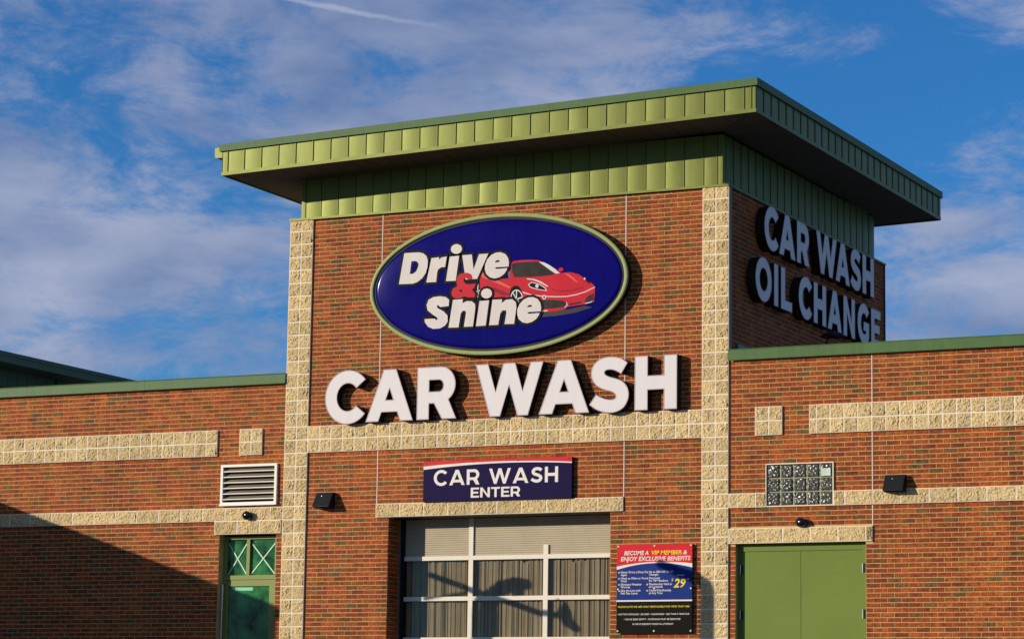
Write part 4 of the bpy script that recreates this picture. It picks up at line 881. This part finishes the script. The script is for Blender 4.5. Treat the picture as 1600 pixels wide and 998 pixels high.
for i, key in enumerate(('D', 'r', 'i', 'i_dot', 'v', 'e', 'amp', 'S', 'h', 'i2', 'i2_dot', 'n', 'e2')):
    L = LOGO[key]; lay = 9 if key == 'amp' else 8 if key in ('D', 'r', 'i', 'i_dot', 'v', 'e') else 10
    ink('letter_outline', L[0], lay * 1.0, 'ink_black', [], d=0.036)
    ink('printed_letter', L[0], lay + 4.0, 'ink_red' if key == 'amp' else 'ink_white', L[1:])
    if len(L) > 1:
        for q in L[1:]: ink('letter_outline', q, lay + 3.0, 'ink_black')
        if key == 'D': ink('letter_counter', grow(L[1], -0.026), lay + 3.5, 'blue_face')

# ------------------------------------------------------------------ CAR WASH ENTER board
ex0, ex1, ez0, ez1 = -4.868, -2.425, 2.030, 2.637
EN = thing('entry_sign', 'navy CAR WASH ENTER board with red stripe above the glazed door', 'sign', ((ex0 + ex1) / 2, 0.0, ez0))
MB().box(ex0, ex1, -0.045, 0.018, ez0, ez1).build('board', M['navy'], EN)
ef = lambda u, v, d: (u, d, v)
def q3(a, b, c, t):          # quadratic through values at t = 0, 0.6, 1
    return a * (t - .6) * (t - 1) / .6 + b * t * (t - 1) / (.6 * -.4) + c * t * (t - .6) / .4
E_ = 30
lowr = [(ex0 + (ex1 - ex0) * i / E_, ez1 - q3(.072, .034, .075, i / E_)) for i in range(E_ + 1)]
loww = [(ex0 + (ex1 - ex0) * i / E_, ez1 - q3(.122, .058, .094, i / E_)) for i in range(E_ + 1)]
MB().prism([(ex0, ez1), (ex1, ez1)] + lowr[::-1], ef, -0.0465, -0.0455).build('red_stripe', M['sign_red'], EN)
MB().prism(lowr + loww[::-1], ef, -0.0462, -0.0455).build('white_stripe', M['sign_white'], EN)
def word(text, x0, x1, z0, h, t, y, material, parent, gap=0.16, space=0.55):
    tot = sum(space if c == ' ' else ADV[c] for c in text) + gap * sum(1 for a, b in zip(text, text[1:]) if a != ' ' and b != ' ')
    k = (x1 - x0) / tot; x = x0
    for i, c in enumerate(text):
        if c == ' ': x += space * k; continue
        o, hs = glyph(c, t); T = lambda P: [(x + u * k, z0 + v * h) for u, v in P]
        MB().prism(T(o), ef, y, y + 0.001, holes=[T(p) for p in hs]).build('printed_letter', material, parent)
        x += ADV[c] * k + (gap * k if i + 1 < len(text) and text[i + 1] != ' ' else 0)
word('CAR WASH', -4.690, -2.645, 2.272, .228, 0.192, -0.0475, M['sign_white'], EN, gap=0.13, space=0.62)
word('ENTER', -4.068, -3.255, 2.078, .148, 0.205, -0.0475, M['sign_white'], EN, gap=0.10)
for u in (-4.82, -4.03, -3.3, -2.47): MB().prism(ell(u, ez1 - 0.03, 0.010, 0.010, 10), ef, -0.048, -0.046).build('screw', M['black_metal'], EN)

# ------------------------------------------------------------------ VIP membership board
vx0, vx1, vz0, vz1 = -1.702, -0.532, 0.069, 1.337
VP = thing('membership_board', 'red, blue and black membership notice board beside the glazed door', 'sign board', ((vx0 + vx1) / 2, 0.0, vz0))
VW, VH = vx1 - vx0, vz1 - vz0
MB().box(vx0, vx1, -0.030, -0.018, vz0, vz1).build('board', M['sign_black'], VP)
for sx in (vx0 + 0.1, vx1 - 0.13): MB().box(sx, sx + 0.03, -0.0175, 0.018, vz0 + 0.1, vz1 - 0.1).build('batten', M['black_metal'], VP)
fx = lambda s: vx0 + VW * s
fz = lambda s: vz1 - VH * s
def q5(a, b, c, t): return a * (t - .5) * (t - 1) / .5 + b * t * (t - 1) / -.25 + c * t * (t - .5) / .5
r_ = [(fx(i / E_), fz(q5(.245, .198, .222, i / E_))) for i in range(E_ + 1)]
w_ = [(fx(i / E_), fz(q5(.283, .213, .268, i / E_))) for i in range(E_ + 1)]
MB().prism([(fx(0), fz(0)), (fx(1), fz(0))] + r_[::-1], ef, -0.0312, -0.0302).build('red_field', M['sign_red'], VP)
MB().prism(r_ + w_[::-1], ef, -0.0312, -0.0302).build('white_arc', M['sign_white'], VP)
MB().prism(w_ + [(fx(1), fz(.625)), (fx(0), fz(.625))], ef, -0.0312, -0.0302).build('blue_field', M['sign_blue'], VP)
MB().prism([(fx(0), fz(.625)), (fx(1), fz(.625)), (fx(1), fz(.642)), (fx(0), fz(.642))], ef, -0.0312, -0.0302).build('white_line', M['sign_white'], VP)
for u in (0.018, 0.5, 0.982):
    for v in (0.018, 0.5, 0.972): MB().prism(ell(fx(u), fz(v), 0.012, 0.012, 12), ef, -0.034, -0.0305).build('screw', M['sign_white'], VP)
def text(body, x, z, size, material, parent, y, width=None, offset=0.0, shear=0.0, align='LEFT', name='printed_text'):
    cu = bpy.data.curves.new('t', 'FONT'); cu.body = body; cu.size = size; cu.offset = offset * size; cu.shear = shear; cu.align_x = align; cu.resolution_u = 2; cu.fill_mode = 'FRONT'
    o = bpy.data.objects.new('t', cu); COL.objects.link(o)
    dg = bpy.context.evaluated_depsgraph_get(); me = bpy.data.meshes.new_from_object(o.evaluated_get(dg))
    bpy.data.objects.remove(o); bpy.data.curves.remove(cu)
    vv = [v.co.copy() for v in me.vertices]; k = 1.0
    if width and vv:
        w = max(v.x for v in vv) - min(v.x for v in vv); k = width / w
    m = MB(); m.add([(x + v.x * k, y, z + v.y) for v in vv], [tuple(p.vertices) for p in me.polygons])
    bpy.data.meshes.remove(me)
    return m.build(name, material, parent)
YT = -0.0325
text('BECOME A', fx(.095), fz(.118), .084, M['sign_white'], VP, YT, width=.325 * VW, offset=.022, shear=.2)
text('VIP MEMBER', fx(.455), fz(.118), .084, M['sign_yellow'], VP, YT, width=.40 * VW, offset=.022, shear=.2)
text('&', fx(.875), fz(.118), .084, M['sign_white'], VP, YT, width=.055 * VW, offset=.012, shear=.2)
text('ENJOY EXCLUSIVE BENEFITS', fx(.05), fz(.185), .086, M['sign_white'], VP, YT, width=.925 * VW, offset=.022, shear=.2)
left = ['Never Drive a Dirty Car\nAgain', 'Wash as Often as You\nWant', 'Eliminate Weather\nWorries', 'Skip the Line with\nFast Pass Lanes']
right = ['Up to $20 Off All Oil\nChanges', 'Discounts\nfor VIP Members', 'Membership Valid at\nall Locations', 'Cancel Membership\nat Any Time']
for k in range(4):
    for col_, x in ((left, .055), (right, .43)):
        v = .322 + .069 * k
        for j, ln in enumerate(col_[k].split('\n')): text(ln, fx(x), fz(v + .030 * j), .043, M['sign_white'], VP, YT, offset=.012)
        MB().prism(ell(fx(x - .022), fz(v - .008), .012, .012, 10), ef, YT, YT + .001).build('bullet', M['sign_yellow'], VP)
text('starting at', fx(.795), fz(.358), .030, M['sign_white'], VP, YT, offset=.008, shear=.2)
text('29', fx(.755), fz(.487), .172, M['sign_yellow'], VP, YT, width=.16 * VW, offset=.022, shear=.25)
text('$', fx(.725), fz(.418), .055, M['sign_yellow'], VP, YT, offset=.0, shear=.2); text('99', fx(.925), fz(.41), .042, M['sign_yellow'], VP, YT, offset=.0, shear=.2)
text('PLEASE NOTE WE ARE ONLY RESPONSIBLE FOR ITEMS THAT ARE:', fx(.02), fz(.71), .036, M['sign_yellow'], VP, YT, width=.95 * VW, offset=.010, shear=.2)
text('\u2022 FACTORY INSTALLED \u2022 SECURED \u2022 UNDAMAGED \u2022 LESS THAN 5 YEARS OLD', fx(.015), fz(.793), .033, M['sign_white'], VP, YT, width=.95 * VW, offset=.008)
text('\u2022 TRUCK BEDS EMPTY \u2022 ANTENNAS MUST BE REMOVED', fx(.10), fz(.85), .033, M['sign_white'], VP, YT, width=.75 * VW, offset=.008)
text('IN CASE OF EMERGENCY PLEASE CALL ATTENDANT', fx(.215), fz(.903), .033, M['sign_white'], VP, YT, width=.54 * VW, offset=.008)

# ------------------------------------------------------------------ wall lights, cameras, flood light
def wall_light(cx, label):
    z0, z1 = 1.995, 2.222; t = thing('wall_light', label, 'light', (cx, 0.0, z0), 'black wedge wall lights')
    hw = 0.142
    prof = [(0.018, z1), (-0.055, z1), (-0.185, z0 + 0.012), (-0.185, z0), (-0.165, z0), (-0.05, z1 - 0.02), (0.018, z1 - 0.02)]
    s = MB(); s.prism(prof, lambda u, v, d: (d, u, v), cx - hw + 0.008, cx + hw - 0.008)
    for sx in (-1, 1): s.prism([(0.018, z1), (-0.055, z1), (-0.185, z0 + 0.012), (-0.185, z0), (0.018, z0 - 0.02)], lambda u, v, d: (d, u, v), cx + sx * hw, cx + sx * (hw - 0.0075))
    s.build('hood', M['black_metal'], t)
    MB().box(cx - 0.11, cx + 0.11, -0.11, 0.018, z0 - 0.012, z0 + 0.10).build('lamp_housing', M['black_gloss'], t)
    MB().box(cx - 0.1, cx + 0.1, -0.155, -0.115, z0 + 0.004, z0 + 0.012).build('lens', M['pane'], t)
    MB().prism(ell(cx - 0.03, 0, 0.008, 0.006, 8), lambda u, v, d: (u, -0.09 - d, 2.165 + v), 0.0, 0.006).build('screw', M['steel'], t)
wall_light(2.487, 'black wedge shaped wall light right of the glass block window')
wall_light(-6.552, 'black wedge shaped wall light left of the navy entry sign')
def dome_camera(cx, cz, y, label):
    t = thing('dome_camera', label, 'camera', (cx, y, cz - 0.06), 'small black dome cameras')
    m = MB(); m.tube([(cx + 0.03, y + 0.01, cz - 0.012), (cx + 0.012, y - 0.045, cz - 0.004)], [0.055, 0.062], 18); m.build('mount', M['black_metal'], t)
    d = MB(); n, k = 18, 7; ax = Vector((-0.35, -0.8, -0.28)).normalized(); a = ax.cross(Vector((0, 0, 1))).normalized(); b = ax.cross(a)
    c = Vector((cx + 0.005, y - 0.05, cz)); vs = []
    for j in range(k + 1):
        th = math.pi / 2 * j / k
        for i in range(n):
            ph = 2 * math.pi * i / n; vs.append(c + ax * 0.072 * math.sin(th) + (a * math.cos(ph) + b * math.sin(ph) * 0.78) * 0.092 * max(math.cos(th), 0.01))
    d.add(vs, [(j * n + i, j * n + (i + 1) % n, (j + 1) * n + (i + 1) % n, (j + 1) * n + i) for j in range(k) for i in range(n)]); d.build('dome', M['black_gloss'], t, smooth=True)
dome_camera(-7.925, 1.905, -0.006, 'small black dome camera under the louvred vent')
dome_camera(1.10, 1.60, 0.018, 'small black dome camera above the green double door')
FLx, FLy, FLz = 1.0, 1.62, 4.46
FL = thing('flood_light', 'dark hooded flood light on the right wing roof under the side letters', 'light', (FLx, FLy, 3.62))
m = MB(); n = 28; prof = [(0.02, 0.075), (0.07, 0.07), (0.15, 0.035), (0.185, 0.0), (0.18, -0.012), (0.13, 0.005), (0.02, 0.02)]
vs = [(FLx + r * math.cos(2 * math.pi * i / n) * 1.0, FLy + r * math.sin(2 * math.pi * i / n) * 1.0, FLz + h) for r, h in prof for i in range(n)]
m.add(vs, [(j * n + i, j * n + (i + 1) % n, (j + 1) * n + (i + 1) % n, (j + 1) * n + i) for j in range(len(prof) - 1) for i in range(n)]); m.build('shade', M['black_metal'], FL, smooth=True)
m = MB(); m.tube([(FLx - 0.12, FLy, 3.6), (FLx - 0.12, FLy, 4.30), (FLx - 0.08, FLy, 4.44), (FLx, FLy, 4.50)], 0.013, 8); m.build('arm', M['black_metal'], FL)

# ------------------------------------------------------------------ second roof behind the left wing
BR = thing('rear_bay_building', 'dark green flat roof with panelled frieze rising behind the left wing', 'building', (-20, 5.5, GZ))
MB().box(-24, -16.9, 2.6, 8.2, GZ, 4.97).build('wall', M['plain_wall'], BR)
bf = MB().box(-23.2, -16.62, 2.4, 6.95, 4.95, 5.36).build('frieze', M['dark_green'], BR)
for k in range(15): MB().box(-16.619, -16.60, 2.42 + 0.3 * k, 2.71 + 0.3 * k, 4.98, 5.3).build('frieze_panel', M['dark_green'], bf)
MB().box(-16.66, -16.56, 6.955, 7.10, 4.6, 5.31).build('corner_post', M['dark_green'], BR)
MB().box(-24.3, -16.04, 1.9, 11.2, 5.285, 5.43).build('roof', M['dark_green'], BR)
MB().box(-16.038, -16.0, 1.9, 11.2, 5.28, 5.462).build('fascia', M['dark_green'], BR)
MB().box(-16.04, -15.985, 1.9, 11.2, 5.405, 5.475).build('cap', M['dark_green'], BR)

# ------------------------------------------------------------------ unseen posts left of frame, shaped to cast shadows on door and right pilaster
K1 = 7.3
def off(P, y, k): return [(x - k, y - k, z + 0.33 * k) for x, z in P]
LP = thing('bent_neck_post', 'dark bent-neck post with a long cross arm, unseen left of the picture', 'post', (-4.05 - K1, YG - K1, GZ))
P = off([(-4.05, -0.6), (-4.06, 0.42), (-4.05, 0.54), (-3.98, 0.69), (-3.82, 0.80), (-3.6, 0.85), (-3.42, 0.84)], YG, K1)
m = MB(); m.tube([(P[0][0], P[0][1], GZ)] + P, [0.13, 0.13, 0.125, 0.11, 0.105, 0.105, 0.10, 0.08], 14); m.build('neck', M['black_metal'], LP)
P = off([(-3.58, 0.82), (-3.565, 0.68)], YG, K1); m = MB(); m.tube(P, [0.08, 0.07], 12); m.build('lamp_head', M['black_metal'], LP)
m = MB(); m.tube(off([(-5.04, 1.00), (-4.31, 0.76), (-4.07, 0.68), (-3.62, 0.55), (-3.17, 0.40), (-2.88, 0.385)], YG, K1), [0.045, 0.045, 0.045, 0.045, 0.045, 0.05], 10); m.build('cross_arm', M['black_metal'], LP)
m = MB(); m.tube(off([(-2.90, 0.39), (-2.80, 0.55), (-2.81, 0.42), (-2.75, 0.28), (-2.60, 0.17)], YG, K1), [0.03, 0.05, 0.09, 0.085, 0.05], 10); m.build('arm_tip', M['black_metal'], LP)
m = MB(); m.tube(off([(-5.04, 0.62), (-4.34, 0.75)], YG, K1), 0.028, 10); m.build('brace', M['black_metal'], LP)
K2 = 8.6
AP = thing('arm_post', 'dark post with a sloping side arm, unseen left of the picture', 'post', (-0.315 - K2, -K2, GZ))
p = off([(-0.315, 0.80)], 0, K2)[0]
m = MB(); m.tube([(p[0], p[1], GZ), (p[0], p[1], p[2] - 0.12), (p[0] - 0.03, p[1], p[2])], [0.095, 0.095, 0.08], 14); m.build('post', M['black_metal'], AP)
m = MB(); m.tube(off([(-0.33, 0.74), (-0.48, 0.85), (-0.72, 0.93), (-1.0, 1.05)], 0, K2), [0.09, 0.085, 0.075, 0.06], 12); m.build('arm', M['black_metal'], AP)
